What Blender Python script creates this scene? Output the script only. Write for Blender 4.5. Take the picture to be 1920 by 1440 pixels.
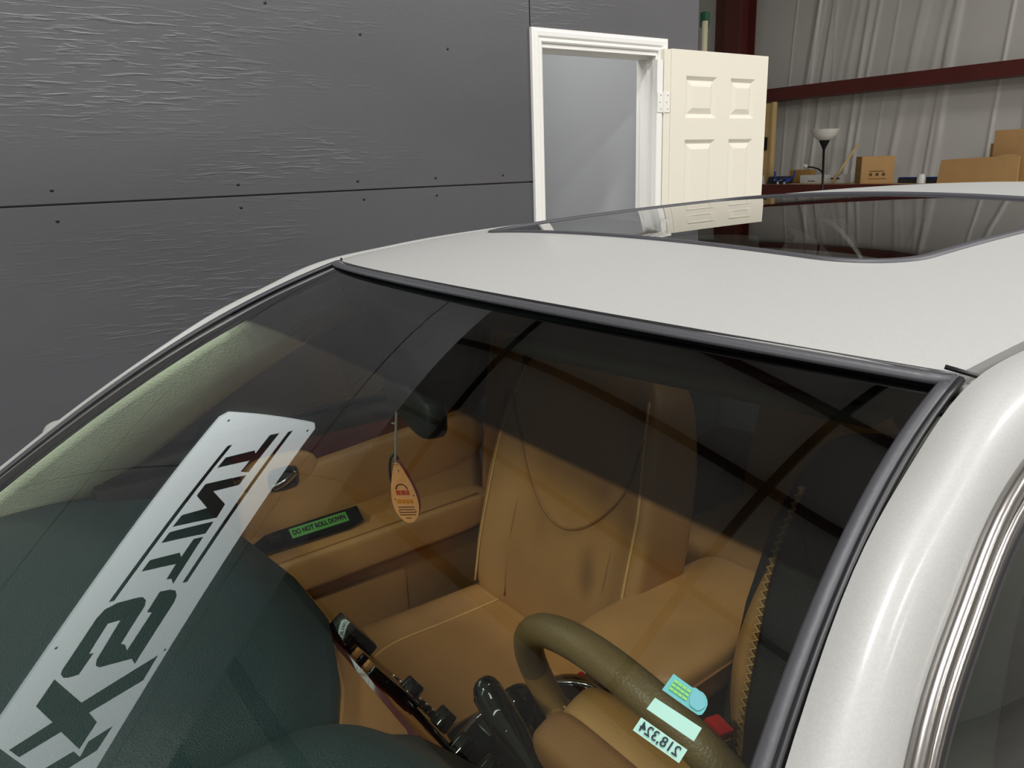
import bpy, bmesh, math, random
import numpy as np
from mathutils import Vector, Matrix, Euler

random.seed(3)
for o in list(bpy.data.objects):
    bpy.data.objects.remove(o)
SC = bpy.context.scene
COL = SC.collection
R = math.radians

# ------------------------------------------------------------------ camera
def set_camera():
    yaw, pitch, roll = R(55.0), R(15.7), R(-2.0)
    fw = Vector((-math.sin(yaw)*math.cos(pitch), math.cos(yaw)*math.cos(pitch), -math.sin(pitch)))
    rt = Vector((math.cos(yaw), math.sin(yaw), 0)); up = rt.cross(fw)
    r2 = rt*math.cos(roll) + up*math.sin(roll)
    u2 = -rt*math.sin(roll) + up*math.cos(roll)
    cam = bpy.data.cameras.new('camera'); cam.sensor_width = 36; cam.lens = 1442/1920*36
    cam.clip_start = .02; cam.clip_end = 80
    co = bpy.data.objects.new('camera', cam); COL.objects.link(co)
    m = Matrix((r2, u2, -fw)).transposed().to_4x4()
    m.translation = Vector((.824, 0, 1.55))
    co.matrix_world = m
    SC.camera = co
set_camera()

# ------------------------------------------------------------------ world, lamps, exposure
world = bpy.data.worlds.new('hall_air'); SC.world = world; world.use_nodes = True
world.node_tree.nodes['Background'].inputs[0].default_value = (.8, .85, .9, 1)
world.node_tree.nodes['Background'].inputs[1].default_value = 0.02
SC.view_settings.view_transform = 'Standard'; SC.view_settings.look = 'None'
SC.view_settings.gamma = 1; SC.view_settings.use_curve_mapping = False
SC.view_settings.exposure = -0.58
CEIL = 6.5
LAMPS = [  # x, y, z, watts : unseen ceiling lamps, added to light car, cabin and walls
    (.6, -5.9, 5.9, 420), (3.6, -6.8, 5.9, 260), (3.6, -2.2, 5.9, 200), (1.0, 1.15, 5.9, 260), (4.0, 3.4, 5.9, 150), (3.2, 6.4, 5.9, 520),
    (6.8, .5, 5.9, 200), (6.8, 5.2, 5.9, 140), (6.8, -5.0, 5.9, 160)]
def area_lamp(name, loc, sx, sy, watts, col=(1, .99, .985), rot=(0, 0, 0)):
    l = bpy.data.lights.new(name, 'AREA'); l.shape = 'RECTANGLE'; l.size = sx; l.size_y = sy
    l.energy = watts; l.color = col
    o = bpy.data.objects.new(name, l); COL.objects.link(o); o.location = loc; o.rotation_euler = rot
    return o
for i, (x, y, z, w) in enumerate(LAMPS):
    area_lamp('added_ceiling_light', (x, y, z-.06), .5, 1.2, w)

# ------------------------------------------------------------------ materials
def lin(c):
    return tuple(((v/255)/12.92 if v/255 <= .04045 else ((v/255+.055)/1.055)**2.4) for v in c)
MATS = {}
def mat(name, rgb, rough=.5, metal=0, spec=.5, noise=None, bump=None, coat=0, emit=None, coord='Object', stretch=(1, 1, 1), sub=0):
    """noise=(scale, amount): value variation; bump=(scale, strength, detail)"""
    m = bpy.data.materials.new(name); m.use_nodes = True; MATS[name] = m
    nt = m.node_tree; N = nt.nodes; L = nt.links; b = N['Principled BSDF']
    c = lin(rgb) + (1,)
    b.inputs['Base Color'].default_value = c
    b.inputs['Roughness'].default_value = rough; b.inputs['Metallic'].default_value = metal
    b.inputs['Specular IOR Level'].default_value = spec
    b.inputs['Coat Weight'].default_value = coat; b.inputs['Coat Roughness'].default_value = .04
    if emit:
        b.inputs['Emission Color'].default_value = lin(emit[0]) + (1,); b.inputs['Emission Strength'].default_value = emit[1]
    if noise or bump:
        tc = N.new('ShaderNodeTexCoord'); mp = N.new('ShaderNodeMapping'); mp.inputs['Scale'].default_value = stretch
        L.new(tc.outputs[coord], mp.inputs[0])
    if noise:
        n = N.new('ShaderNodeTexNoise'); n.inputs['Scale'].default_value = noise[0]; n.inputs['Detail'].default_value = 5
        L.new(mp.outputs[0], n.inputs[0])
        mr = N.new('ShaderNodeMapRange'); mr.inputs[3].default_value = 1-noise[1]; mr.inputs[4].default_value = 1+noise[1]
        mr.inputs[1].default_value = .25; mr.inputs[2].default_value = .75
        L.new(n.outputs[0], mr.inputs[0])
        mx = N.new('ShaderNodeMix'); mx.data_type = 'RGBA'; mx.blend_type = 'MULTIPLY'; mx.inputs[0].default_value = 1
        mx.inputs[6].default_value = c; L.new(mr.outputs[0], mx.inputs[7]); L.new(mx.outputs[2], b.inputs['Base Color'])
    if bump:
        n = N.new('ShaderNodeTexNoise'); n.inputs['Scale'].default_value = bump[0]
        n.inputs['Detail'].default_value = bump[2] if len(bump) > 2 else 3
        L.new(mp.outputs[0], n.inputs[0])
        bp = N.new('ShaderNodeBump'); bp.inputs['Strength'].default_value = bump[1]; bp.inputs['Distance'].default_value = bump[3] if len(bump) > 3 else .004
        L.new(n.outputs[0], bp.inputs['Height']); L.new(bp.outputs[0], b.inputs['Normal'])
    return m

def leather(name, rgb, rough=.42, scale=340, strength=.25):
    m = mat(name, rgb, rough, noise=(9, .10))
    nt = m.node_tree; N = nt.nodes; L = nt.links; b = N['Principled BSDF']
    tc = N.new('ShaderNodeTexCoord'); v = N.new('ShaderNodeTexVoronoi'); v.inputs['Scale'].default_value = scale
    L.new(tc.outputs['Object'], v.inputs[0])
    bp = N.new('ShaderNodeBump'); bp.inputs['Strength'].default_value = strength; bp.inputs['Distance'].default_value = .0012
    L.new(v.outputs['Distance'], bp.inputs['Height']); L.new(bp.outputs[0], b.inputs['Normal'])
    return m

def glass(name, tint, band=None, boost=1.0):
    """thin sheet of glass: tinted transparency + mirror reflection by Schlick (two surfaces)"""
    m = bpy.data.materials.new(name); m.use_nodes = True; MATS[name] = m
    nt = m.node_tree; N = nt.nodes; L = nt.links
    for n in list(N): N.remove(n)
    out = N.new('ShaderNodeOutputMaterial'); mix = N.new('ShaderNodeMixShader')
    tr = N.new('ShaderNodeBsdfTransparent'); gl = N.new('ShaderNodeBsdfGlossy'); gl.inputs['Roughness'].default_value = 0
    geo = N.new('ShaderNodeNewGeometry'); dot = N.new('ShaderNodeVectorMath'); dot.operation = 'DOT_PRODUCT'
    L.new(geo.outputs['Incoming'], dot.inputs[0]); L.new(geo.outputs['Normal'], dot.inputs[1])
    def M(op, a, b=None):
        n = N.new('ShaderNodeMath'); n.operation = op
        for i, v in enumerate((a, b)):
            if v is None: continue
            if isinstance(v, (int, float)): n.inputs[i].default_value = v
            else: L.new(v, n.inputs[i])
        return n.outputs[0]
    a = M('ABSOLUTE', dot.outputs['Value']); k = M('POWER', M('SUBTRACT', 1.0, a), 5.0)
    r = M('ADD', M('MULTIPLY', k, .96), .042)
    r2 = M('DIVIDE', M('MULTIPLY', r, 2.0*boost), M('ADD', r, 1.0))
    r2 = M('MINIMUM', r2, .95)
    L.new(r2, mix.inputs[0]); L.new(tr.outputs[0], mix.inputs[1]); L.new(gl.outputs[0], mix.inputs[2])
    L.new(mix.outputs[0], out.inputs[0])
    tr.inputs[0].default_value = tint + (1,)
    if band:
        uv = N.new('ShaderNodeUVMap'); uv.uv_map = 'UVMap'; sp = N.new('ShaderNodeSeparateXYZ'); L.new(uv.outputs[0], sp.inputs[0])
        u = M('SUBTRACT', M('MULTIPLY', sp.outputs[0], 2.0), 1.0)
        edge = M('ADD', M('MULTIPLY', M('MULTIPLY', u, u), band[1]), band[0])
        t = M('SUBTRACT', edge, sp.outputs[1])
        mr = N.new('ShaderNodeMapRange'); mr.inputs[1].default_value = -.002; mr.inputs[2].default_value = .004; L.new(t, mr.inputs[0])
        mx = N.new('ShaderNodeMix'); mx.data_type = 'RGBA'; L.new(mr.outputs[0], mx.inputs[0])
        mx.inputs[6].default_value = tint + (1,); mx.inputs[7].default_value = band[2] + (1,)
        L.new(mx.outputs[2], tr.inputs[0])
    return m

# ------------------------------------------------------------------ mesh helpers
ORG = {}
def tag(o, label=None, cat=None, group=None, kind=None):
    if label: o['label'] = label
    if cat: o['category'] = cat
    if group: o['group'] = group
    if kind: o['kind'] = kind
    return o
def thing(name, loc, label, cat, group=None, kind=None):
    o = bpy.data.objects.new(name, None); COL.objects.link(o); o.location = loc; o.empty_display_size = .1
    ORG[o] = Vector(loc); return tag(o, label, cat, group, kind)
def obj(name, verts, faces, m, parent=None, smooth=True, uvs=None, fm=None, angle=None, label=None):
    """verts in world space; children keep the parent's origin"""
    vs = [Vector(v) for v in verts]
    if parent is not None: org = ORG[parent]
    else:
        lo = [min(v[i] for v in vs) for i in range(3)]; hi = [max(v[i] for v in vs) for i in range(3)]
        org = Vector(((lo[0]+hi[0])/2, (lo[1]+hi[1])/2, lo[2]))
    me = bpy.data.meshes.new(name); me.from_pydata([v-org for v in vs], [], faces)
    ms = m if isinstance(m, (list, tuple)) else [m]
    for a in ms: me.materials.append(MATS[a])
    if fm:
        for p, i in zip(me.polygons, fm): p.material_index = i
    if smooth: me.polygons.foreach_set('use_smooth', [True]*len(me.polygons))
    if uvs:
        ul = me.uv_layers.new(name='UVMap')
        for lp in me.loops: ul.data[lp.index].uv = uvs[lp.vertex_index]
    bm = bmesh.new(); bm.from_mesh(me); bmesh.ops.recalc_face_normals(bm, faces=bm.faces); bm.to_mesh(me); bm.free()
    if angle is not None:
        me.set_sharp_from_angle(angle=R(angle))
    me.update()
    o = bpy.data.objects.new(name, me); COL.objects.link(o)
    ORG[o] = org
    if parent is not None: o.parent = parent
    else: o.location = org
    if label: o['label'] = label
    return o
def grid(fn, nu, nv, closeu=False):
    V, F, U = [], [], []
    for j in range(nv+1):
        for i in range(nu + (0 if closeu else 1)):
            u, v = i/nu, j/nv; V.append(fn(u, v)); U.append((u, v))
    w = nu if closeu else nu+1
    for j in range(nv):
        for i in range(nu):
            a = j*w+i; b = j*w+(i+1) % w
            F.append((a, b, b+w, a+w))
    return V, F, U
def gridobj(name, fn, nu, nv, m, parent=None, thick=0, **k):
    V, F, U = grid(fn, nu, nv)
    o = obj(name, V, F, m, parent, uvs=U, **k)
    if thick:
        md = o.modifiers.new('thickness', 'SOLIDIFY'); md.thickness = thick; md.offset = -1
    return o
def cat_rom(P, n=6, closed=False):
    P = [Vector(p) for p in P]; out = []; L = len(P)
    rng = range(L if closed else L-1)
    for i in rng:
        g = lambda k: P[k % L] if closed else P[max(0, min(L-1, k))]
        p0, p1, p2, p3 = g(i-1), g(i), g(i+1), g(i+2)
        for j in range(n):
            t = j/n
            out.append(.5*((2*p1)+(p2-p0)*t+(2*p0-5*p1+4*p2-p3)*t*t+(3*p1-p0-3*p2+p3)*t**3))
    if not closed: out.append(P[-1])
    return out
def resample(P, n):
    P = [Vector(p) for p in P]; d = [0]
    for a, b in zip(P, P[1:]): d.append(d[-1]+(b-a).length)
    out = []; k = 0
    for i in range(n):
        s = d[-1]*i/(n-1)
        while k < len(P)-2 and d[k+1] < s: k += 1
        t = (s-d[k])/max(1e-9, d[k+1]-d[k]); out.append(P[k].lerp(P[k+1], min(1, max(0, t))))
    return out
def tubeVF(P, r, seg=8, closed=False, flat=None):
    """flat=(normal, factor): squash the section along normal"""
    P = [Vector(p) for p in P]; n = len(P); V, F = [], []
    up = Vector((.13, .21, .97)); prev = None
    for i, p in enumerate(P):
        a = P[(i-1) % n] if closed or i > 0 else p; b = P[(i+1) % n] if closed or i < n-1 else p
        t = (b-a).normalized()
        if prev is None: s = t.cross(up).normalized()
        else: s = (prev - t*prev.dot(t)).normalized()
        prev = s; w = t.cross(s)
        rr = r(i/(max(1, n-1))) if callable(r) else r
        for k in range(seg):
            q = 2*math.pi*k/seg; d = (s*math.cos(q)+w*math.sin(q))*rr
            if flat: d = d - Vector(flat[0])*d.dot(Vector(flat[0]))*(1-flat[1])
            V.append(p+d)
    for i in range(n if closed else n-1):
        for k in range(seg):
            a = i*seg+k; b = i*seg+(k+1) % seg; c = ((i+1) % n)*seg+(k+1) % seg; d = ((i+1) % n)*seg+k
            F.append((a, b, c, d))
    if not closed:
        F.append(tuple(range(seg))[::-1]); F.append(tuple((n-1)*seg+k for k in range(seg)))
    return V, F
def tube(name, P, r, m, parent=None, seg=8, closed=False, flat=None, **k):
    V, F = tubeVF(P, r, seg, closed, flat); return obj(name, V, F, m, parent, **k)
def sup(name, c, dims, m, parent=None, e1=.35, e2=.35, nu=40, nv=22, fn=None, **k):
    """rounded solid (superellipsoid); fn(x,y,z in -1..1, Vector) -> Vector deforms it, dims are half sizes"""
    V, F = [], []
    sg = lambda v, e: math.copysign(abs(v)**e, v)
    for j in range(nv+1):
        ph = -math.pi/2+math.pi*j/nv
        for i in range(nu):
            th = 2*math.pi*i/nu
            x = sg(math.cos(ph), e1)*sg(math.cos(th), e2); y = sg(math.cos(ph), e1)*sg(math.sin(th), e2); z = sg(math.sin(ph), e1)
            p = Vector((c[0]+x*dims[0], c[1]+y*dims[1], c[2]+z*dims[2]))
            V.append(fn(x, y, z, p) if fn else p)
    for j in range(nv):
        for i in range(nu):
            a = j*nu+i; b = j*nu+(i+1) % nu; F.append((a, b, b+nu, a+nu))
    return obj(name, V, F, m, parent, **k)
def boxVF(lo, hi, bev=0, seg=2, M4=None):
    bm = bmesh.new(); bmesh.ops.create_cube(bm, size=1)
    for v in bm.verts: v.co = Vector([(lo[i]+hi[i])/2+v.co[i]*(hi[i]-lo[i]) for i in range(3)])
    if bev: bmesh.ops.bevel(bm, geom=list(bm.edges), offset=bev, segments=seg, affect='EDGES', profile=.6)
    bm.verts.ensure_lookup_table(); bm.verts.index_update()
    V = [(M4 @ v.co) if M4 else v.co.copy() for v in bm.verts]; F = [tuple(v.index for v in f.verts) for f in bm.faces]
    bm.free(); return V, F
def box(name, lo, hi, m, parent=None, bev=0, seg=2, M4=None, **k):
    V, F = boxVF(lo, hi, bev, seg, M4); k.setdefault('smooth', bev > 0); k.setdefault('angle', 35 if bev else None)
    return obj(name, V, F, m, parent, **k)
def join(*VFs):
    V, F, fm = [], [], []
    for i, (v, f) in enumerate(VFs):
        n = len(V); V += list(v); F += [tuple(a+n for a in g) for g in f]; fm += [i]*len(f)
    return V, F, fm
def prismVF(poly, org, ax, ay, depth):
    """extrude 2D polygon (any shape) along ax x ay by depth, front at org"""
    org, ax, ay = Vector(org), Vector(ax), Vector(ay); az = ax.cross(ay).normalized()
    n = len(poly); V = [org+ax*p[0]+ay*p[1] for p in poly]; V += [v-az*depth for v in V]
    from mathutils.geometry import tessellate_polygon
    T = tessellate_polygon([[Vector((p[0], p[1], 0)) for p in poly]])
    F = [tuple(t) for t in T] + [tuple(i+n for i in t)[::-1] for t in T]
    F += [(i, (i+1) % n, (i+1) % n+n, i+n) for i in range(n)]
    return V, F
def prism(name, poly, org, ax, ay, depth, m, parent=None, **k):
    V, F = prismVF(poly, org, ax, ay, depth); k.setdefault('smooth', False)
    return obj(name, V, F, m, parent, **k)
def latheVF(prof, c, seg=24, axis=(0, 0, 1)):
    V, F = [], []; q = Vector((0, 0, 1)).rotation_difference(Vector(axis))
    for r, z in prof:
        for k in range(seg):
            a = 2*math.pi*k/seg; V.append(Vector(c)+q @ Vector((r*math.cos(a), r*math.sin(a), z)))
    for i in range(len(prof)-1):
        for k in range(seg):
            a = i*seg+k; b = i*seg+(k+1) % seg; F.append((a, b, b+seg, a+seg))
    return V, F
def lathe(name, prof, c, m, parent=None, seg=24, axis=(0, 0, 1), **k):
    V, F = latheVF(prof, c, seg, axis); k.setdefault('angle', 40); return obj(name, V, F, m, parent, **k)
def copy_tree(o, parent=None, loc=None, rotz=None):
    c = o.copy(); COL.objects.link(c); ORG[c] = ORG[o].copy()
    if parent is not None: c.parent = parent
    if loc is not None: c.location = loc; ORG[c] = Vector(loc)
    if rotz is not None: c.rotation_euler.z = rotz
    for ch in list(o.children): copy_tree(ch, c)
    return c
def textVF(s, size=1.0, depth=0.0, bold=0.0, shear=0.0):
    cu = bpy.data.curves.new('lettering', 'FONT'); cu.body = s; cu.size = size; cu.align_x = 'CENTER'; cu.align_y = 'CENTER'
    cu.offset = bold; cu.resolution_u = 3; cu.shear = shear
    o = bpy.data.objects.new('lettering', cu); COL.objects.link(o)
    dg = bpy.context.evaluated_depsgraph_get(); me = bpy.data.meshes.new_from_object(o.evaluated_get(dg))
    V = [v.co.copy() for v in me.vertices]; F = [tuple(p.vertices) for p in me.polygons]
    bpy.data.objects.remove(o); bpy.data.curves.remove(cu); bpy.data.meshes.remove(me)
    return V, F
def smooth(a, b, x):
    t = min(1, max(0, (x-a)/(b-a))); return t*t*(3-2*t)
def lerp_tab(T, x):
    if x <= T[0][0]: return T[0][1]
    for (a, p), (b, q) in zip(T, T[1:]):
        if x <= b: return p+(q-p)*(x-a)/(b-a)
    return T[-1][1]

# ------------------------------------------------------------------ palette
mat('vinyl_ceiling', (226, 224, 220), .5)
mat('concrete', (162, 159, 153), .6, noise=(1.2, .12), bump=(40, .1))
mat('drywall_blue_grey', (182, 185, 186), .75, noise=(1.5, .02), bump=(6, .08))
mat('trim_white', (236, 235, 230), .35)
mat('door_cream', (226, 221, 205), .42)
mat('hinge_white', (232, 230, 222), .35)
mat('screw_grey', (120, 118, 112), .4, 1)
mat('steel_red', (84, 32, 27), .45, noise=(3, .12))
mat('cardboard', (176, 138, 88), .8, noise=(5, .06))
mat('cardboard_dark', (150, 112, 68), .8, noise=(5, .06))
mat('print_brown', (88, 62, 36), .8)
mat('pine', (196, 166, 112), .6, noise=(8, .15), stretch=(1, 1, .1))
mat('aluminium', (190, 192, 190), .35, .9)
mat('ladder_green', (40, 92, 62), .5)
mat('ladder_yellow', (214, 208, 178), .5)
mat('black_metal', (24, 23, 22), .35, .3)
mat('lamp_glass', (222, 220, 210), .5, noise=(5, .04))
mat('plastic_white', (215, 216, 214), .4)
mat('plastic_dark', (46, 48, 52), .45)
mat('plastic_blue', (34, 64, 150), .4)
mat('paper_brown', (160, 120, 60), .7)
mat('wood_dark_trim', (78, 22, 26), .12, noise=(14, .25), coat=.6, stretch=(6, 1, 6))

def paint(name, rgb):
    m = mat(name, rgb, .5, metal=.08, coat=.2, spec=.35)
    m.node_tree.nodes['Principled BSDF'].inputs['Coat Roughness'].default_value = .16
    nt = m.node_tree; N = nt.nodes; L = nt.links; b = N['Principled BSDF']
    tc = N.new('ShaderNodeTexCoord'); v = N.new('ShaderNodeTexVoronoi'); v.inputs['Scale'].default_value = 900
    L.new(tc.outputs['Object'], v.inputs[0])
    mr = N.new('ShaderNodeMapRange'); mr.inputs[3].default_value = .95; mr.inputs[4].default_value = 1.05
    L.new(v.outputs['Color'], mr.inputs[0])
    mx = N.new('ShaderNodeMix'); mx.data_type = 'RGBA'; mx.blend_type = 'MULTIPLY'; mx.inputs[0].default_value = 1
    mx.inputs[6].default_value = lin(rgb)+(1,); L.new(mr.outputs[0], mx.inputs[7]); L.new(mx.outputs[2], b.inputs['Base Color'])
    return m
paint('car_paint', (161, 161, 158))
mat('rubber_grey', (60, 60, 64), .5, bump=(160, .08))
mat('rubber_black', (16, 16, 18), .45)
mat('chrome', (200, 198, 194), .14, 1)
mat('chrome_soft', (150, 147, 143), .25, 1)
mat('sunroof_black', (6, 6, 7), .02, spec=.6, coat=1)
leather('tan_leather', (182, 132, 80))
leather('tan_plastic', (180, 130, 76), .5, 500, .3)
leather('console_tan_shaded', (92, 66, 44), .55, 420, .3)  # console tan with the side's shadow put into the colour
leather('tan_dark', (148, 100, 56), .55, 500, .3)
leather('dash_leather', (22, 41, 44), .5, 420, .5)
leather('wheel_leather', (118, 94, 60), .4, 380, .3)
leather('wheel_top', (170, 128, 72), .42, 380, .3)
leather('pillar_fabric', (222, 222, 202), .8, 260, .6)
mat('headliner_cloth', (150, 142, 126), .9, bump=(300, .2))
mat('seat_cover_black', (34, 34, 36), .75, bump=(260, .3))
mat('gloss_black', (10, 10, 11), .08, coat=.5)
mat('trim_black', (22, 22, 23), .5)
mat('carpet', (92, 74, 52), .95, bump=(200, .5))
mat('red_plastic', (190, 28, 24), .3)
mat('stitch', (216, 170, 108), .7)
mat('sticker_aqua', (186, 216, 220), .5)
mat('sticker_teal', (112, 182, 200), .5)
mat('sticker_green_ink', (150, 205, 110), .5)
mat('sticker_blue_ink', (120, 180, 205), .5)
mat('ink_navy', (24, 32, 52), .6)
mat('label_green', (84, 150, 70), .5)
mat('ink_black', (14, 16, 14), .6)
mat('tag_orange', (248, 168, 108), .55, noise=(30, .05))
mat('tag_edge_pink', (176, 96, 96), .6)
mat('ink_red', (200, 70, 40), .6)
mat('ink_orange', (226, 132, 20), .6)
mat('ink_maroon', (96, 40, 30), .6)
mat('cord_grey', (150, 146, 136), .7)
glass('windshield_glass', (.80, .88, .80), band=(.197, .085, (.11, .13, .135)), boost=.70)
glass('sunroof_glass', (.42, .42, .40), boost=1.0)
glass('side_glass', (.10, .12, .115))
mat('sign_white', (236, 240, 240), .5, emit=((228, 240, 240), 4.7))
mat('sign_black', (14, 15, 16), .5)
mat('lamp_lens', (250, 250, 245), .4, emit=((255, 250, 240), 6))
mat('tire', (22, 22, 23), .8)
mat('wheel_alloy', (170, 172, 174), .3, .9)

def wall_paint():
    m = mat('plywood_black_paint', (73, 73, 76), .42, spec=.75)
    nt = m.node_tree; N = nt.nodes; L = nt.links; b = N['Principled BSDF']
    tc = N.new('ShaderNodeTexCoord')
    def mapping(s):
        mp = N.new('ShaderNodeMapping'); mp.inputs['Scale'].default_value = s; L.new(tc.outputs['Object'], mp.inputs[0]); return mp
    big = N.new('ShaderNodeTexNoise'); big.inputs['Scale'].default_value = 1.0; big.inputs['Detail'].default_value = 4
    L.new(mapping((1, .5, 1.6)).outputs[0], big.inputs[0])
    mr = N.new('ShaderNodeMapRange'); mr.inputs[1].default_value = .3; mr.inputs[2].default_value = .7; mr.inputs[3].default_value = .82; mr.inputs[4].default_value = 1.15
    L.new(big.outputs[0], mr.inputs[0])
    mx = N.new('ShaderNodeMix'); mx.data_type = 'RGBA'; mx.blend_type = 'MULTIPLY'; mx.inputs[0].default_value = 1
    mx.inputs[6].default_value = lin((77, 77, 80))+(1,); L.new(mr.outputs[0], mx.inputs[7]); L.new(mx.outputs[2], b.inputs['Base Color'])
    # horizontal veneer checks: stretched noise, only in patches
    g = N.new('ShaderNodeTexNoise'); g.inputs['Scale'].default_value = 1; g.inputs['Detail'].default_value = 3; g.inputs['Distortion'].default_value = .5
    L.new(mapping((1, 9, 95)).outputs[0], g.inputs[0])
    r1 = N.new('ShaderNodeMapRange'); r1.inputs[1].default_value = .52; r1.inputs[2].default_value = .68; L.new(g.outputs[0], r1.inputs[0])
    p = N.new('ShaderNodeTexNoise'); p.inputs['Scale'].default_value = 1; p.inputs['Detail'].default_value = 2
    L.new(mapping((1, .45, 2.6)).outputs[0], p.inputs[0])
    r2 = N.new('ShaderNodeMapRange'); r2.inputs[1].default_value = .52; r2.inputs[2].default_value = .66; L.new(p.outputs[0], r2.inputs[0])
    mu = N.new('ShaderNodeMath'); mu.operation = 'MULTIPLY'; L.new(r1.outputs[0], mu.inputs[0]); L.new(r2.outputs[0], mu.inputs[1])
    f = N.new('ShaderNodeTexNoise'); f.inputs['Scale'].default_value = 1; f.inputs['Detail'].default_value = 4
    L.new(mapping((1, 40, 160)).outputs[0], f.inputs[0])
    ad = N.new('ShaderNodeMath'); ad.operation = 'MULTIPLY_ADD'; L.new(f.outputs[0], ad.inputs[0]); ad.inputs[1].default_value = .16; L.new(mu.outputs[0], ad.inputs[2])
    bp = N.new('ShaderNodeBump'); bp.inputs['Strength'].default_value = .42; bp.inputs['Distance'].default_value = .003
    L.new(ad.outputs[0], bp.inputs['Height']); L.new(bp.outputs[0], b.inputs['Normal'])
    return m
wall_paint()
mat('vinyl_white', (198, 196, 190), .38, noise=(2, .03), bump=(14, .06))

# ------------------------------------------------------------------ the hall
XW = -2.046
def structure(o): o['kind'] = 'structure'; return o
structure(box('floor', (-9, -10, -.1), (10, 10.2, 0), 'concrete'))
ceil = structure(box('ceiling', (-9, -10, CEIL), (10, 10.2, CEIL+.1), 'vinyl_ceiling'))
for k in range(-6, 7):      # purlins across the hall
    y = .2+1.45*k
    if -9.5 < y < 9.5: box('purlin', (-9, y-.04, CEIL-.22), (10, y+.04, CEIL+.0), 'steel_red', ceil)
for x in (-4.87, -1.0, 2.9, 6.8):
    box('brace_rod', (x-.035, -1.2, CEIL-.30), (x+.035, 9.6, CEIL-.23), 'black_metal', ceil)
structure(box('wall_front', (-9, -10.1, 0), (10, -10, CEIL), 'vinyl_white'))
structure(box('wall_right', (10, -10, 0), (10.1, 10.2, CEIL), 'vinyl_white'))
wr = bpy.data.objects['wall_right']
for z in (1.2, 2.3, 4.4): box('steel_girt', (9.72, -10, z), (9.97, 9.9, z+.16), 'steel_red', wr)
for y in (-6, -1.5, 3, 7.5): box('steel_column', (9.4, y-.12, 0), (9.72, y+.12, CEIL-.3), 'steel_red', wr)
structure(box('wall_far_left', (-9.1, -10, 0), (-9, 10.2, CEIL), 'vinyl_white'))

# back wall: slack white vinyl with folds, pinned behind the red girts
YB = 9.62
def back_wall():
    rng = random.Random(11)
    folds = []
    for i in range(26):   # a fan of creases between x=-6 and x=-3.6 plus scattered ones
        x0 = rng.uniform(-5.9, -3.9); folds.append((x0, rng.uniform(-.16, -.06), rng.uniform(.012, .035), rng.uniform(.010, .022)))
    for i in range(22):
        x0 = rng.uniform(-8.5, 9); folds.append((x0, rng.uniform(-.05, .05), rng.uniform(.015, .05), rng.uniform(.004, .012)))
    folds.append((-3.35, -.05, .02, .02)); folds.append((-3.1, .03, .03, .025))
    def fn(u, v):
        x = -9+19*u; z = CEIL*v; d = 0
        for x0, sl, w, h in folds:
            t = (x-x0-sl*(3-z))/w
            if abs(t) < 3: d += .62*h*math.exp(-t*t)
        return (x, YB-d-.02*math.sin(z*1.4+x*.3), z)
    V, F = [], []
    xs = [-9+1.6*i/16 for i in range(16)] + [-7.4+5.0*i/520 for i in range(520)] + [-2.4+12.4*i/200 for i in range(201)]
    zs = [CEIL*j/40 for j in range(41)]
    for z in zs:
        for x in xs: V.append(fn((x+9)/19, z/CEIL))
    w = len(xs)
    for j in range(40):
        for i in range(w-1): F.append((j*w+i, j*w+i+1, (j+1)*w+i+1, (j+1)*w+i))
    return structure(obj('wall_back', V, F, 'vinyl_white'))
wb = back_wall()
box('steel_girt', (-9, YB-.30, 2.30), (10, YB-.06, 2.46), 'steel_red', wb)
box('steel_girt', (-9, YB-.30, 4.4), (10, YB-.06, 4.56), 'steel_red', wb)
# red I-section column
col = structure(thing('trim_1', (-6.7, YB-.32, 0), 'dark red steel column against the white vinyl back wall', 'column'))
del col['category']
box('flange', (-6.69, YB-.64, 0), (-6.44, YB-.62, CEIL-.3), 'steel_red', col)
box('web', (-6.575, YB-.62, 0), (-6.555, YB-.32, CEIL-.3), 'steel_red', col)
box('flange', (-6.69, YB-.32, 0), (-6.44, YB-.30, CEIL-.3), 'steel_red', col)
box('side_plate', (-6.97, YB-.50, 0), (-6.69, YB-.48, CEIL-.3), 'steel_red', col)

# black plywood wall with a door, an office behind it
WTOP = 3.1; WEND = 3.235
DY0, DY1, DZ = 2.223, 2.94, 2.07
wl = structure(thing('wall_left', (XW-.06, -3, 0), 'black painted plywood partition wall with horizontal sheet joints', 'wall')); del wl['category']
G = .0025
courses = [(0, .265), (.265, 1.485), (1.485, 2.705), (2.705, WTOP)]
def sheet(y0, y1, z0, z1):
    box('plywood_sheet', (XW-.015, y0+G, z0+G), (XW, y1-G, z1-G), 'plywood_black_paint', wl, bev=.002, seg=1)
for ci, (z0, z1) in enumerate(courses):
    ys = [-10, -7.59, -5.15, -2.71, -.27, 2.17]
    for a, b in zip(ys, ys[1:]): sheet(a, b, z0, z1)
    # around the door
    if z1 <= DZ+.03: sheet(2.17, DY0-.012, z0, z1); sheet(DY1+.012, WEND, z0, z1)
    elif z0 < DZ:
        sheet(2.17, DY0-.012, z0, DZ+.012); sheet(DY1+.012, WEND, z0, DZ+.012); sheet(2.17, WEND, DZ+.012, z1)
    else: sheet(2.17, WEND, z0, z1)
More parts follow.
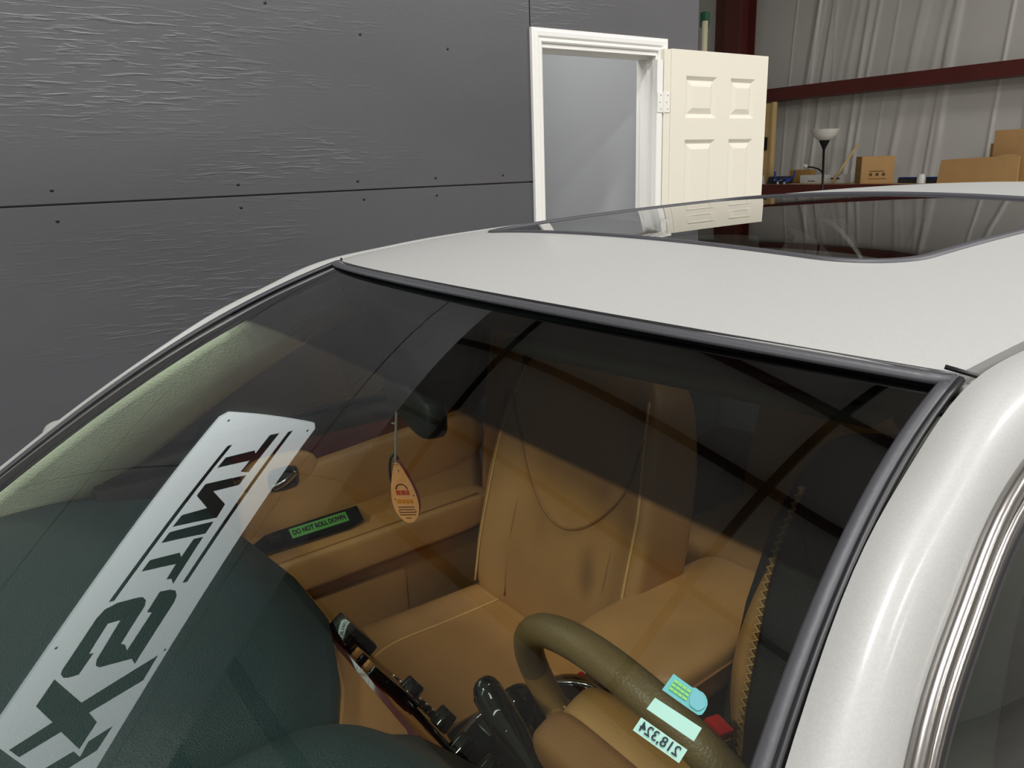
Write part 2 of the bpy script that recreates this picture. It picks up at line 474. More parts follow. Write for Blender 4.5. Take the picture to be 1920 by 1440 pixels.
# studs behind the sheets and the end face
for (y0, y1, z0, z1) in ((-10, DY0-.012, 0, WTOP), (DY1+.012, WEND, 0, WTOP), (DY0-.012, DY1+.012, DZ+.012, WTOP)):
    box('framing', (XW-.11, y0, z0), (XW-.0155, y1, z1), 'plywood_black_paint', wl)
for (y, z) in [(.27, 1.53), (.27, 1.435), (.85, 1.525), (.85, 1.445), (1.31, 1.52), (1.33, 1.45), (1.66, 1.52), (1.66, 1.45), (2.0, 1.52), (.60, 2.14), (1.02, 2.13), (1.37, 2.05), (1.75, 2.02)]:
    V, F = latheVF([(0, .0005), (.006, .0005), (.007, -.001)], (XW, y, z), 8, (1, 0, 0)); obj('screw_head', V, F, 'rubber_black', wl)
# office shell behind
structure(box('wall_office_inner', (-3.40, -10, 0), (-3.35, WEND-.02, 2.95), 'drywall_blue_grey'))
structure(box('wall_office_end', (-6.4, WEND-.12, 0), (XW-.112, WEND, WTOP), 'drywall_blue_grey'))
structure(box('ceiling_office', (-6.4, -10, 2.95), (XW-.112, WEND-.122, WTOP), 'drywall_blue_grey'))
area_lamp('hallway_light', (-2.72, 1.9, 2.93), .8, 1.6, 36, (1, .98, .96))

# door: casing, jamb, six-panel slab swung open
dr = structure(thing('door_1', (XW, (DY0+DY1)/2, 0), 'open cream six panel door with white casing in black wall', 'door')); del dr['category']
CW = .058
def casing(prof_axis, a, b, name='casing'):
    """moulded casing: profile across width CW, extruded along a->b (mitred by caller's ends)"""
def casing_side(y_in, y_out, z_top_in, z_top_out):
    prof = [(0, 0), (0, .010), (.10, .014), (.3, .013), (.45, .019), (.75, .020), (.85, .016), (1, .016), (1, 0)]
    V, F = [], []
    for t, d in prof:
        y = y_in+(y_out-y_in)*t; zt = z_top_in+(z_top_out-z_top_in)*t
        V.append((XW+d, y, 0)); V.append((XW+d, y, zt))
    for i in range(len(prof)-1): F.append((2*i, 2*i+1, 2*i+3, 2*i+2))
    obj('casing', V, F, 'trim_white', dr, smooth=False)
casing_side(DY0, DY0-CW, DZ, DZ+CW); casing_side(DY1, DY1+CW, DZ, DZ+CW)
prof = [(0, 0), (0, .010), (.10, .014), (.3, .013), (.45, .019), (.75, .020), (.85, .016), (1, .016), (1, 0)]
V, F = [], []
for t, d in prof:
    V += [(XW+d, DY0-CW*t, DZ+CW*t), (XW+d, DY1+CW*t, DZ+CW*t)]
for i in range(len(prof)-1): F.append((2*i, 2*i+1, 2*i+3, 2*i+2))
obj('casing', V, F, 'trim_white', dr, smooth=False)
box('jamb', (XW-.13, DY0-.011, 0), (XW+.002, DY0+.008, DZ), 'trim_white', dr)
box('jamb', (XW-.13, DY1-.008, 0), (XW+.002, DY1+.011, DZ), 'trim_white', dr)
box('jamb', (XW-.13, DY0+.008, DZ-.019), (XW+.002, DY1-.008, DZ), 'trim_white', dr)
box('door_stop', (XW-.09, DY1-.020, 0), (XW-.045, DY1-.008, DZ-.019), 'trim_white', dr)
box('door_stop', (XW-.09, DY0+.020, DZ-.031), (XW-.045, DY1-.020, DZ-.019), 'trim_white', dr)
def six_panel_slab():
    """front face toward +X at x=xf; panels are raised fields inside sunk grooves"""
    xf = XW+.036; y0, y1, z0, z1 = 3.004, 3.755, .02, 2.083
    pys = [(y0+.108, y0+.340), (y0+.448, y0+.648)]
    pzs = [(.24, .80), (1.0, 1.658), (1.763, 1.963)]
    ys = sorted({y0, y1} | {a for p in pys for a in p}); zs = sorted({z0, z1} | {a for p in pzs for a in p})
    V, F = [], []
    def quad(a, b, c, d): n = len(V); V.extend([a, b, c, d]); F.append((n, n+1, n+2, n+3))
    for i in range(len(ys)-1):
        for j in range(len(zs)-1):
            a, b, c, d = ys[i], ys[i+1], zs[j], zs[j+1]
            if (a, b) in pys and (c, d) in pzs:
                rings = [(0, 0), (.018, -.013), (.022, -.013), (.048, -.002)]
                for (o1, x1), (o2, x2) in zip(rings, rings[1:]):
                    A = [(xf+x1, a+o1, c+o1), (xf+x1, b-o1, c+o1), (xf+x1, b-o1, d-o1), (xf+x1, a+o1, d-o1)]
                    B = [(xf+x2, a+o2, c+o2), (xf+x2, b-o2, c+o2), (xf+x2, b-o2, d-o2), (xf+x2, a+o2, d-o2)]
                    for k in range(4): quad(A[k], A[(k+1) % 4], B[(k+1) % 4], B[k])
                quad(*B)
            else: quad((xf, a, c), (xf, b, c), (xf, b, d), (xf, a, d))
    xb = xf-.035
    quad((xb, y0, z0), (xb, y1, z0), (xb, y1, z1), (xb, y0, z1))
    quad((xf, y0, z0), (xb, y0, z0), (xb, y0, z1), (xf, y0, z1)); quad((xf, y1, z0), (xb, y1, z0), (xb, y1, z1), (xf, y1, z1))
    quad((xf, y0, z1), (xf, y1, z1), (xb, y1, z1), (xb, y0, z1)); quad((xf, y0, z0), (xf, y1, z0), (xb, y1, z0), (xb, y0, z0))
    s = obj('door_slab', V, F, 'door_cream', dr, smooth=False)
    # hinges: leaf on jamb edge and leaf on slab edge, knuckle between
    for zc in (1.835, 1.05, .26):
        for (ya, yb) in ((2.911, 2.949), (2.957, 2.998)):
            h = box('hinge_leaf', (XW+.034, ya, zc-.048), (XW+.0375, yb, zc+.048), 'hinge_white', s, bev=.0015, seg=1)
        lathe('hinge_knuckle', [(0, -.05), (.005, -.05), (.005, .05), (0, .05)], (XW+.038, 2.953, zc), 'hinge_white', s, 10)
        for yy in (2.930, 2.978):
            for dz in (-.032, 0, .032):
                lathe('screw', [(.0032, 0), (.0025, .001), (0, .001)], (XW+.0376, yy+(.004 if dz else -.003), zc+dz), 'screw_grey', s, 8, (1, 0, 0))
    box('hinge_edge', (XW+.0, 2.957, .02), (XW+.0335, 3.0035, 2.08), 'door_cream', s)
    box('hinge_edge', (XW+.0, 2.911, .02), (XW+.0335, 2.949, 2.03), 'trim_white', s)
    return s
six_panel_slab()

# shop sign on the black wall (seen only mirrored in the windshield)
def sign():
    out = [(.03-.03, 1.945), (.03, 1.975), (.03, 2.555), (0, 2.585), (-2.12, 2.60), (-1.57, 1.92)]
    s = thing('shop_sign', (XW+.02, -.9, 1.92), 'white lit panel sign with black cut letters on black wall, seen mirrored in the windshield', 'sign')
    sx = XW+.045
    prism('panel', [(y, z) for y, z in out], (sx, 0, 0), (0, 1, 0), (0, 0, 1), .04, 'sign_white', s)
    L = {
     'bar': [[(-.151, 2.123), (-.144, 2.145), (-.95, 2.100), (-.954, 2.076)], [(-.042, 2.428), (-.032, 2.450), (-.885, 2.444), (-.89, 2.420)]],
     'letter_t': [[(-.074, 2.328), (-.056, 2.378), (-.285, 2.366), (-.284, 2.317), (-.221, 2.321), (-.27, 2.160), (-.214, 2.165), (-.165, 2.306), (-.182, 2.325)],
                  [(-.65, 2.316), (-.641, 2.363), (-.891, 2.369), (-.862, 2.339), (-.864, 2.313), (-.782, 2.31), (-.809, 2.143), (-.752, 2.147), (-.722, 2.289), (-.747, 2.313)]],
     'letter_n': [[(-.419, 2.158), (-.358, 2.160), (-.301, 2.365), (-.356, 2.362), (-.395, 2.236), (-.462, 2.36), (-.536, 2.366), (-.581, 2.146), (-.522, 2.152), (-.485, 2.27)]],
     'letter_i': [[(-.664, 2.145), (-.609, 2.150), (-.557, 2.363), (-.622, 2.362)]],
     'letter_s': [[(-1.305, 2.075), (-1.283, 2.068), (-1.158, 2.069), (-1.033, 2.069), (-.99, 2.082), (-.964, 2.128), (-.949, 2.219), (-.949, 2.245), (-.967, 2.273), (-.998, 2.289), (-1.195, 2.292), (-1.205, 2.32), (-1.24, 2.351), (-1.041, 2.354), (-1.036, 2.325), (-.929, 2.322), (-.923, 2.376), (-.931, 2.41), (-.96, 2.436), (-.995, 2.445), (-1.325, 2.444), (-1.292, 2.407), (-1.309, 2.257), (-1.295, 2.231), (-1.263, 2.215), (-1.06, 2.205), (-1.07, 2.148), (-1.222, 2.152), (-1.222, 2.175), (-1.327, 2.17), (-1.333, 2.125), (-1.327, 2.099)]],
     'letter_x': [[(-1.326, 2.059), (-1.495, 2.282), (-1.298, 2.551), (-1.435, 2.555), (-1.565, 2.358), (-1.634, 2.436), (-1.776, 2.43), (-1.64, 2.271), (-1.726, 2.136), (-1.668, 2.063), (-1.571, 2.194), (-1.455, 2.055)]],
     'letter_stroke': [[(-1.861, 2.27), (-1.782, 2.407), (-1.829, 2.463), (-1.743, 2.456), (-1.684, 2.542), (-1.813, 2.538), (-1.899, 2.408), (-1.922, 2.343)]]}
    for nme, polys in L.items():
        for p in polys: prism(nme, p, (sx+.002, 0, 0), (0, 1, 0), (0, 0, 1), .0025, 'sign_black', s)
    for (y, z) in ((-.016, 2.01), (-.018, 2.545), (-1.156, 1.963), (-1.27, 2.573)):
        lathe('screw', [(.007, 0), (.006, .002), (0, .002)], (sx, y, z), 'screw_grey', s, 10, (1, 0, 0))
sign()

# housings added as bodies for the unseen lamps above
for i, (x, y, z, w) in enumerate(LAMPS):
    f = box('light_housing', (x-.27, y-.62, z), (x+.27, y+.62, z+.08), 'plastic_white', ceil, bev=.01)
    for dy in (-.5, .5): tube('hanger', [(x, y+dy, z+.08), (x, y+dy, CEIL)], .006, 'aluminium', f)

# storage along the back wall ---------------------------------------------------------
SH = 1.225; YS = 9.0
sh = thing('storage_shelf', (-3, YS+.2, 0), 'long storage bench with dark red front edge along the white back wall', 'shelf')
box('shelf_board', (-6.7, YS-.2, SH-.03), (1.5, YB-.33, SH), 'pine', sh)
box('front_beam', (-6.7, YS-.26, SH-.13), (1.5, YS-.2, SH), 'steel_red', sh)
for x in (-6.6, -4.0, -1.4, 1.4):
    for y in (YS-.18, YB-.42): box('post', (x-.04, y-.0, 0), (x+.04, y+.06, SH-.03), 'steel_red', sh)

# torchiere lamp standing in front of the shelf
lp = thing('floor_lamp', (-4.83, 8.66, 0), 'black torchiere floor lamp with frosted bowl and small side arm by white wall', 'lamp')
lx, ly = -4.83, 8.66
lathe('base', [(0, .025), (.12, .022), (.13, .0), (0, 0)], (lx, ly, 0), 'black_metal', lp)
tube('pole', [(lx, ly, .02), (lx+.01, ly, .9), (lx-.02, ly, 1.66)], .014, 'black_metal', lp, 10)
lathe('collar', [(.014, -.02), (.03, .02), (.062, .085), (.065, .09), (0, .09)], (lx-.02, ly, 1.65), 'black_metal', lp)
lathe('lamp_shade', [(.05, 0), (.09, .02), (.135, .06), (.165, .13), (.161, .13), (.13, .062), (.088, .026), (.05, .008)], (lx-.02, ly, 1.735), 'lamp_glass', lp, 32)
arm = cat_rom([(lx-.003, ly, 1.32), (lx-.04, ly, 1.39), (lx-.13, ly, 1.425), (lx-.24, ly, 1.44)], 5)
a = tube('side_arm', arm, .009, 'black_metal', lp)
lathe('arm_socket', [(.0, -.03), (.02, -.02), (.022, .02), (.0, .03)], (lx-.25, ly, 1.445), 'plastic_white', a, 12, (-1, 0, .4))

def printed_box(name, c, sx, sy, h, rz, label, cat='box'):
    M4 = Matrix.Translation(c) @ Matrix.Rotation(rz, 4, 'Z')
    t = thing(name, c, label, cat)
    box('carton', (-sx/2, -sy/2, 0), (sx/2, sy/2, h), 'cardboard', t, bev=.004, M4=M4)
    return t, M4
t, M4 = printed_box('cardboard_box', (-4.42, 9.06, SH+.002), .36, .34, .31, R(42), 'printed brown cardboard box standing on the storage shelf behind the car roof')
for (a, b, c, d) in ((-.10, .05, .10, .058), (-.09, .085, -.055, .12), (-.02, .085, .015, .12), (.05, .085, .085, .12), (-.09, .135, .07, .145)):
    V, F = boxVF((a, -.1715, b), (c, -.1705, d)); obj('print_mark', [M4 @ Vector(v) for v in V], F, 'print_brown', t, smooth=False)
for (a, b, c, d) in ((-.10, .06, .06, .066), (-.12, .085, .02, .09), (-.07, .15, -.05, .17), (.02, .15, .04, .17), (-.06, .2, .04, .206)):
    V, F = boxVF((-.1815, a, b), (-.1805, c, d)); obj('print_mark', [M4 @ Vector(v) for v in V], F, 'print_brown', t, smooth=False)
V, F = boxVF((-.18, -.004, .3095), (.18, .004, .3105)); obj('flap_seam', [M4 @ Vector(v) for v in V], F, 'print_brown', t, smooth=False)
# flattened cartons at right
t = thing('cardboard_sheet', (-3.15, YS+.02, SH), 'low flattened cardboard carton with a bulging top edge leaning on the shelf', 'cardboard')
prism('sheet', [(-.42, 0), (-.40, .245), (-.20, .255), (.05, .262), (.13, .262), (.22, .285), (.30, .285), (.37, .262), (.38, 0)], (-3.15, YS-.12, SH+.002), (1, 0, 0), (0, .03, 1), -.03, 'cardboard', t)
prism('print_mark', [(0, 0), (.03, 0), (.03, .05), (0, .05)], (-3.48, YS-.119, SH+.14), (1, 0, 0), (0, .03, 1), .002, 'cardboard_dark', t)
t = thing('cardboard_box', (-2.6, YS+.1, SH), 'tall plain brown cardboard box at the right end of the shelf', 'box')
box('carton', (-3.09, YS-.02, SH+.001), (-2.0, YS+.35, SH+.53), 'cardboard', t, bev=.004)
box('flap', (-3.125, YS+.0, SH+.001), (-3.091, YS+.3, SH+.40), 'cardboard_dark', t)
# stick, white box, dark box, clamp, odds and ends
tag(tube('broom_handle', [(-4.86, YS-.1, SH+.02), (-4.73, YS+.18, SH+.46)], .016, 'pine'), 'pale wooden broom handle leaning beside the printed cardboard box', 'handle')
t = thing('white_carton', (-5.1, 9.1, SH), 'long flat white carton with a dark slot behind the lamp pole', 'box')
box('carton', (-5.42, 9.05, SH+.002), (-4.80, 9.2, SH+.105), 'plastic_white', t, bev=.004)
box('slot', (-4.98, 9.048, SH+.05), (-4.86, 9.0505, SH+.068), 'plastic_dark', t); box('print_mark', (-5.3, 9.048, SH+.025), (-5.2, 9.0505, SH+.035), 'plastic_dark', t)
t = thing('dark_case', (-5.75, 9.0, SH), 'small dark case with white marking beside the pine board', 'case')
V, F = boxVF((-5.86, 8.95, SH+.002), (-5.58, 9.12, SH+.095), .006); V = [Vector((v.x+(v.z-SH)*.3, v.y, v.z)) for v in V]; obj('case', V, F, 'plastic_dark', t, angle=35)
box('white_mark', (-5.74, 8.946, SH+.04), (-5.66, 8.9505, SH+.062), 'plastic_white', t); box('white_mark', (-5.65, 8.946, SH+.045), (-5.62, 8.9505, SH+.06), 'plastic_white', t)
lathe('cup', [(0, 0), (.045, 0), (.02, .11), (.0, .112)], (-5.93, 8.95, SH+.002), 'plastic_white'); tag(bpy.data.objects['cup'], 'pale cone shaped item at the left end of the shelf', 'cone')
t = thing('blue_clamp', (-5.45, 8.85, SH), 'pair of bright blue plastic clamp handles on the shelf edge', 'clamp')
for k, (xa, xb) in enumerate(((-5.66, -5.56), (-5.36, -5.46))):
    P = cat_rom([(xa+.0, 8.85, SH+.16), (xa-.0+(xb-xa)*.1, 8.84, SH+.10), (xb+(xa-xb)*.45, 8.82, SH+.05), (xb, 8.78, SH+.03)], 5)
    tube('clamp_arm', P, .014, 'plastic_blue', t)
    lathe('clamp_pad', [(0, -.028), (.012, -.028), (.016, 0), (0, 0)], (xb, 8.78, SH+.03), 'plastic_white', t, 10)
tube('clamp_bridge', [(-5.60, 8.82, SH+.06), (-5.50, 8.82, SH+.075), (-5.42, 8.82, SH+.06)], .012, 'plastic_blue', t)
t = box('folded_cloth', (-5.72, 9.24, SH+.002), (-5.38, 9.34, SH+.17), 'paper_brown', bev=.02); tag(t, 'brown folded packing paper behind the blue clamp handles', 'paper')
t = thing('dark_tray', (-3.95, 9.2, SH), 'flat dark tray on the shelf right of the printed box', 'tray')
box('tray', (-4.12, 9.05, SH+.002), (-3.62, 9.28, SH+.06), 'plastic_dark', t, bev=.01); box('lip', (-4.1, 9.04, SH+.058), (-3.64, 9.06, SH+.068), 'plastic_blue', t)
t = lathe('cup', [(0, .10), (.035, .10), (.046, .08), (.048, .0), (0, 0)], (-3.78, 8.93, SH+.002), 'plastic_white'); tag(t, 'small white cup in front of the dark tray', 'cup')
# pine board behind the open door
t = thing('pine_board', (-6.03, 9.15, SH), 'tall pine board with a black hook standing on the shelf behind the open door', 'board')
box('board', (-6.16, 9.12, SH+.002), (-5.96, 9.16, 2.26), 'pine', t, bev=.003)
box('board', (-5.955, 9.10, SH+.002), (-5.915, 9.17, 2.27), 'pine', t, bev=.003)
box('black_hook', (-6.12, 9.06, 1.66), (-6.0, 9.118, 1.83), 'black_metal', t, bev=.01); box('latch', (-6.10, 9.04, 1.70), (-6.06, 9.06, 1.78), 'aluminium', t, bev=.004)

# ladder leaning edge-on behind the wall end
def ladder():
    t = thing('ladder', (-5.3, 6.95, 0), 'pale ladder with green top caps standing edge on behind the black wall end', 'ladder')
    w = Vector((-.66, .75, 0)); o = Vector((-5.3, 6.995, 0)); up = Vector((0, 0, 1)); top = 3.0
    for k in (-1, 1):
        a = o+w*(.2*k)
        tube('rail', [a, a+up*top], .034, 'ladder_yellow' if k < 0 else 'aluminium', t, 8)
        q = a+up*top; box('end_cap', (q.x-.04, q.y-.04, q.z-.03), (q.x+.04, q.y+.04, q.z+.06), 'ladder_green', t, bev=.015)
        q = a+up*(top-.5); box('rail_band', (q.x-.04, q.y-.04, q.z-.05), (q.x+.04, q.y+.04, q.z+.0), 'ladder_green', t, bev=.005)
    for k in range(1, 10): tube('rung', [o+w*-.18+up*(.3*k), o+w*.18+up*(.3*k)], .016, 'aluminium', t, 8)
ladder()

# =================================================================== the car
CAR = thing('car', (0, .9, 0), 'pearl silver sedan with tan leather cabin parked beside the black wall', 'car')
# windshield surface: side edge and centre line as cubics over v (0 top .. 1 cowl)
EV = [0, .3, .52, .9, 1.0]
_c = [np.polyfit(EV, a, 3) for a in (
    [.565, .607, .657, .755, .785], [.58, .366, .22, -.016, -.085], [1.385, 1.304, 1.22, 1.05, .995],
    [.46, .25, .09, -.18, -.25], [1.412, 1.315, 1.228, 1.07, 1.03])]
def WS(u, v):
    ex, ey, ez, cy, cz = [float(np.polyval(p, v)) for p in _c]
    w = 1-u*u
    return Vector((ex*u, ey+(cy-ey)*w, ez+(cz-ez)*w))
def WN(u, v):
    e = 1e-3; a = WS(u+e, v)-WS(u-e, v); b = WS(u, v+e)-WS(u, v-e)
    n = a.cross(b).normalized(); return n if n.z > 0 else -n
ws = gridobj('windshield', lambda u, v: WS(2*u-1, v), 64, 40, 'windshield_glass', CAR)

# roof
ZC = [(.40, 1.402), (.46, 1.412), (.58, 1.430), (.8, 1.455), (1.0, 1.466), (1.2, 1.473), (1.4, 1.477), (1.6, 1.480), (1.8, 1.482), (2.0, 1.481), (2.2, 1.472), (2.4, 1.45)]
_z = np.polyfit([a for a, b in ZC], [b for a, b in ZC], 4)
RW = [(.4, .56), (.58, .567), (.9, .578), (1.3, .585), (1.7, .58), (2.0, .565), (2.3, .54)]
def roof_z(x, y):
    t = abs(x)/.57
    return float(np.polyval(_z, y)) - .036*t*t - .008*t**8
def roof_front(x): return .58-.12*(1-(x/.565)**2)
def roof_rear(x): return 2.18+.10*(1-(x/.565)**2)
def rr_loop(x0, x1, y0, y1, r, n=10):
    P = []
    for (cx, cy, a0) in ((x1-r, y1-r, 0), (x0+r, y1-r, 90), (x0+r, y0+r, 180), (x1-r, y0+r, 270)):
        for k in range(n+1):
            a = R(a0+90*k/n); P.append((cx+r*math.cos(a), cy+r*math.sin(a)))
    return P
def dense(P, m=4):
    out = []
    for a, b in zip(P, P[1:]+P[:1]):
        L = math.hypot(a[0]-b[0], a[1]-b[1]); k = max(1, int(L/.03))
        for j in range(k): out.append((a[0]+(b[0]-a[0])*j/k, a[1]+(b[1]-a[1])*j/k))
    return out
SX0, SX1, SY0, SY1 = -.402, .402, .778, 1.47
def bowed(P):   # front edge of the sunroof bows forward a little
    return [(x, y-.02*(1-(x/.402)**2)*(1-smooth(SY0, SY1, y))) for x, y in P]
inner = bowed(dense(rr_loop(SX0, SX1, SY0, SY1, .085)))
def outer_of(p):
    cx, cy = 0, 1.25; dx, dy = p[0]-cx, p[1]-cy; lo, hi = 0.0, 20.0
    for _ in range(40):
        m = (lo+hi)/2; x, y = cx+dx*m, cy+dy*m
        ok = abs(x) <= lerp_tab(RW, y)-.004 and y >= roof_front(min(.565, max(-.565, x))) and y <= roof_rear(min(.565, max(-.565, x)))
        if ok: lo = m
        else: hi = m
    return (cx+dx*lo, cy+dy*lo)
# add the exact roof corners by snapping the nearest rays
outer = [outer_of(p) for p in inner]
for s in (-1, 1):
    for (cx, cy) in ((s*.563, .581), (s*.545, 2.185)):
        k = min(range(len(outer)), key=lambda i: (outer[i][0]-cx)**2+(outer[i][1]-cy)**2); outer[k] = (cx, cy)
V, F = [], []; NR = 14; n = len(inner)
for j in range(NR+1):
    t = j/NR
    for a, b in zip(inner, outer):
        x, y = a[0]+(b[0]-a[0])*t, a[1]+(b[1]-a[1])*t; V.append((x, y, roof_z(x, y)))
for j in range(NR):
    for i in range(n): a = j*n+i; b = j*n+(i+1) % n; F.append((a, b, b+n, a+n))
# small rolled lips so that the panel has visible thickness
m0 = len(V)
for a in inner: V.append((a[0]*.995, a[1]+(1.25-a[1])*.004, roof_z(*a)-.012))
for i in range(n): F.append((i, (i+1) % n, m0+(i+1) % n, m0+i))
m1 = len(V)
for b in outer: V.append((b[0], b[1], roof_z(*b)-.012))
for i in range(n): F.append((NR*n+i, NR*n+(i+1) % n, m1+(i+1) % n, m1+i))
obj('roof_panel', V, F, 'car_paint', CAR, angle=50)
# sunroof glass + seal
g = [(x*.965, 1.125+(y-1.125)*.972) for x, y in inner]
V, F = [(0, 1.125, roof_z(0, 1.125)-.001)], []
NR2 = 12
for j in range(1, NR2+1):
    for p in g:
        x, y = p[0]*j/NR2, 1.125+(p[1]-1.125)*j/NR2; V.append((x, y, roof_z(x, y)-.001))
for i in range(n): F.append((0, 1+i, 1+(i+1) % n))
for j in range(NR2-1):
    for i in range(n): a = 1+j*n+i; b = 1+j*n+(i+1) % n; F.append((a, b, b+n, a+n))
sr = obj('sunroof', V, F, 'sunroof_glass', CAR)
tube('seal', [(x*.983, 1.125+(y-1.125)*.987, roof_z(x, y)-.003) for x, y in inner], .0075, 'rubber_grey', sr, 6, closed=True)
# headliner and inner roof
V, F = [], []
for j in range(NR+1):
    t = j/NR
    for p, q in zip(inner, outer):
        q2 = (q[0]*.965, 1.3+(q[1]-1.3)*.965); x, y = p[0]+(q2[0]-p[0])*t, p[1]+(q2[1]-p[1])*t; V.append((x, y, roof_z(x, y)-.048))
for j in range(NR):
    for i in range(n): a = j*n+i; b = j*n+(i+1) % n; F.append((a, b, b+n, a+n))
obj('headliner', V, F, 'headliner_cloth', CAR)
V = [(p[0]*.994, p[1], roof_z(*p)-.010) for p in inner]+[(p[0]*.994, p[1], roof_z(*p)-.05) for p in inner]
obj('sunroof_frame', V, [(i, (i+1) % n, n+(i+1) % n, n+i) for i in range(n)], 'trim_black', CAR)
# windshield mouldings (top, sides)
top = [WS(u, 0)+Vector((0, -.004, .003)) for u in [k/24-1 for k in range(49)]]
tube('moulding', [p+Vector((0, -.003, 0)) for p in top], .0062, 'rubber_grey', ws, 8, flat=(WN(0, 0), .55))
tube('gap', [p+Vector((0, .0075, .001)) for p in top], .004, 'rubber_black', ws, 6)
for s in (-1, 1):
    side = [WS(s*1.0, v)+Vector((-s*.002, 0, .004)) for v in [k/30 for k in range(31)]]
    tube('moulding', side, .0058, 'rubber_grey', ws, 8, flat=(WN(s*.98, .4), .6))
    tube('gap', [p+Vector((s*.0068, 0, .000)) for p in side], .0032, 'rubber_black', ws, 6)
box('cowl', (-.72, -.42, .93), (.72, -.2, .985), 'trim_black', CAR, bev=.02)

# pillars + rails: painted strip from windshield/roof edge to the window trim
def mir(P, s): return [Vector((p[0]*s, p[1], p[2])) for p in P]
Ee = [(.797, -.088, 1.002), (.767, -.020, 1.055), (.717, .100, 1.146), (.665, .222, 1.230), (.616, .365, 1.310), (.591, .475, 1.354), (.578, .58, 1.390),
      (.582, .70, 1.405), (.590, .9, 1.420), (.596, 1.3, 1.434), (.592, 1.7, 1.436), (.575, 2.0, 1.414), (.562, 2.2, 1.355), (.590, 2.45, 1.20), (.64, 2.65, 1.05)]
Ge = [(.852, -.09, .955), (.820, -.0, 1.021), (.770, .12, 1.106), (.717, .235, 1.184), (.674, .338, 1.259), (.651, .425, 1.304), (.634, .52, 1.346),
      (.625, .66, 1.378), (.626, .85, 1.393), (.632, 1.25, 1.404), (.627, 1.65, 1.400), (.612, 1.95, 1.370), (.605, 2.18, 1.30), (.64, 2.42, 1.15), (.69, 2.60, 1.02)]
def strip(s):
    A = cat_rom(mir(Ee, s), 6); B = cat_rom(mir(Ge, s), 6); A = A; n = len(A); V, F = [], []; K = 10
    for a, b in zip(A, B):
        c = Vector((a.x+(b.x-a.x)*.72, (a.y+b.y)/2-.012, a.z+.006))
        a2 = a+Vector((0, 0, -.018))
        row = [a2]+[a*(1-t)**2+c*2*t*(1-t)+b*t*t for t in [k/K for k in range(K+1)]]
        V += row
    w = K+2
    for i in range(n-1):
        for k in range(w-1): F.append((i*w+k, i*w+k+1, (i+1)*w+k+1, (i+1)*w+k))
    return obj('roof_pillar', V, F, 'car_paint', CAR, angle=60)
for s in (1, -1):
    strip(s)
    B = cat_rom(mir(Ge, s), 6)
    # black ditch between roof panel and rail
    D = [Vector((s*(lerp_tab(RW, y)+.006), y, roof_z(lerp_tab(RW, y), y)-.011)) for y in [.58+.04*k for k in range(41)]]
    tube('roof_ditch', D, .007, 'car_paint', CAR, 6)
    # header cap where ditch ends
    V, F = tubeVF([(s*.556, .583, 1.396), (s*.575, .592, 1.391), (s*.586, .595, 1.386)], .002, 6); obj('ditch_end', V, F, 'rubber_black', CAR)

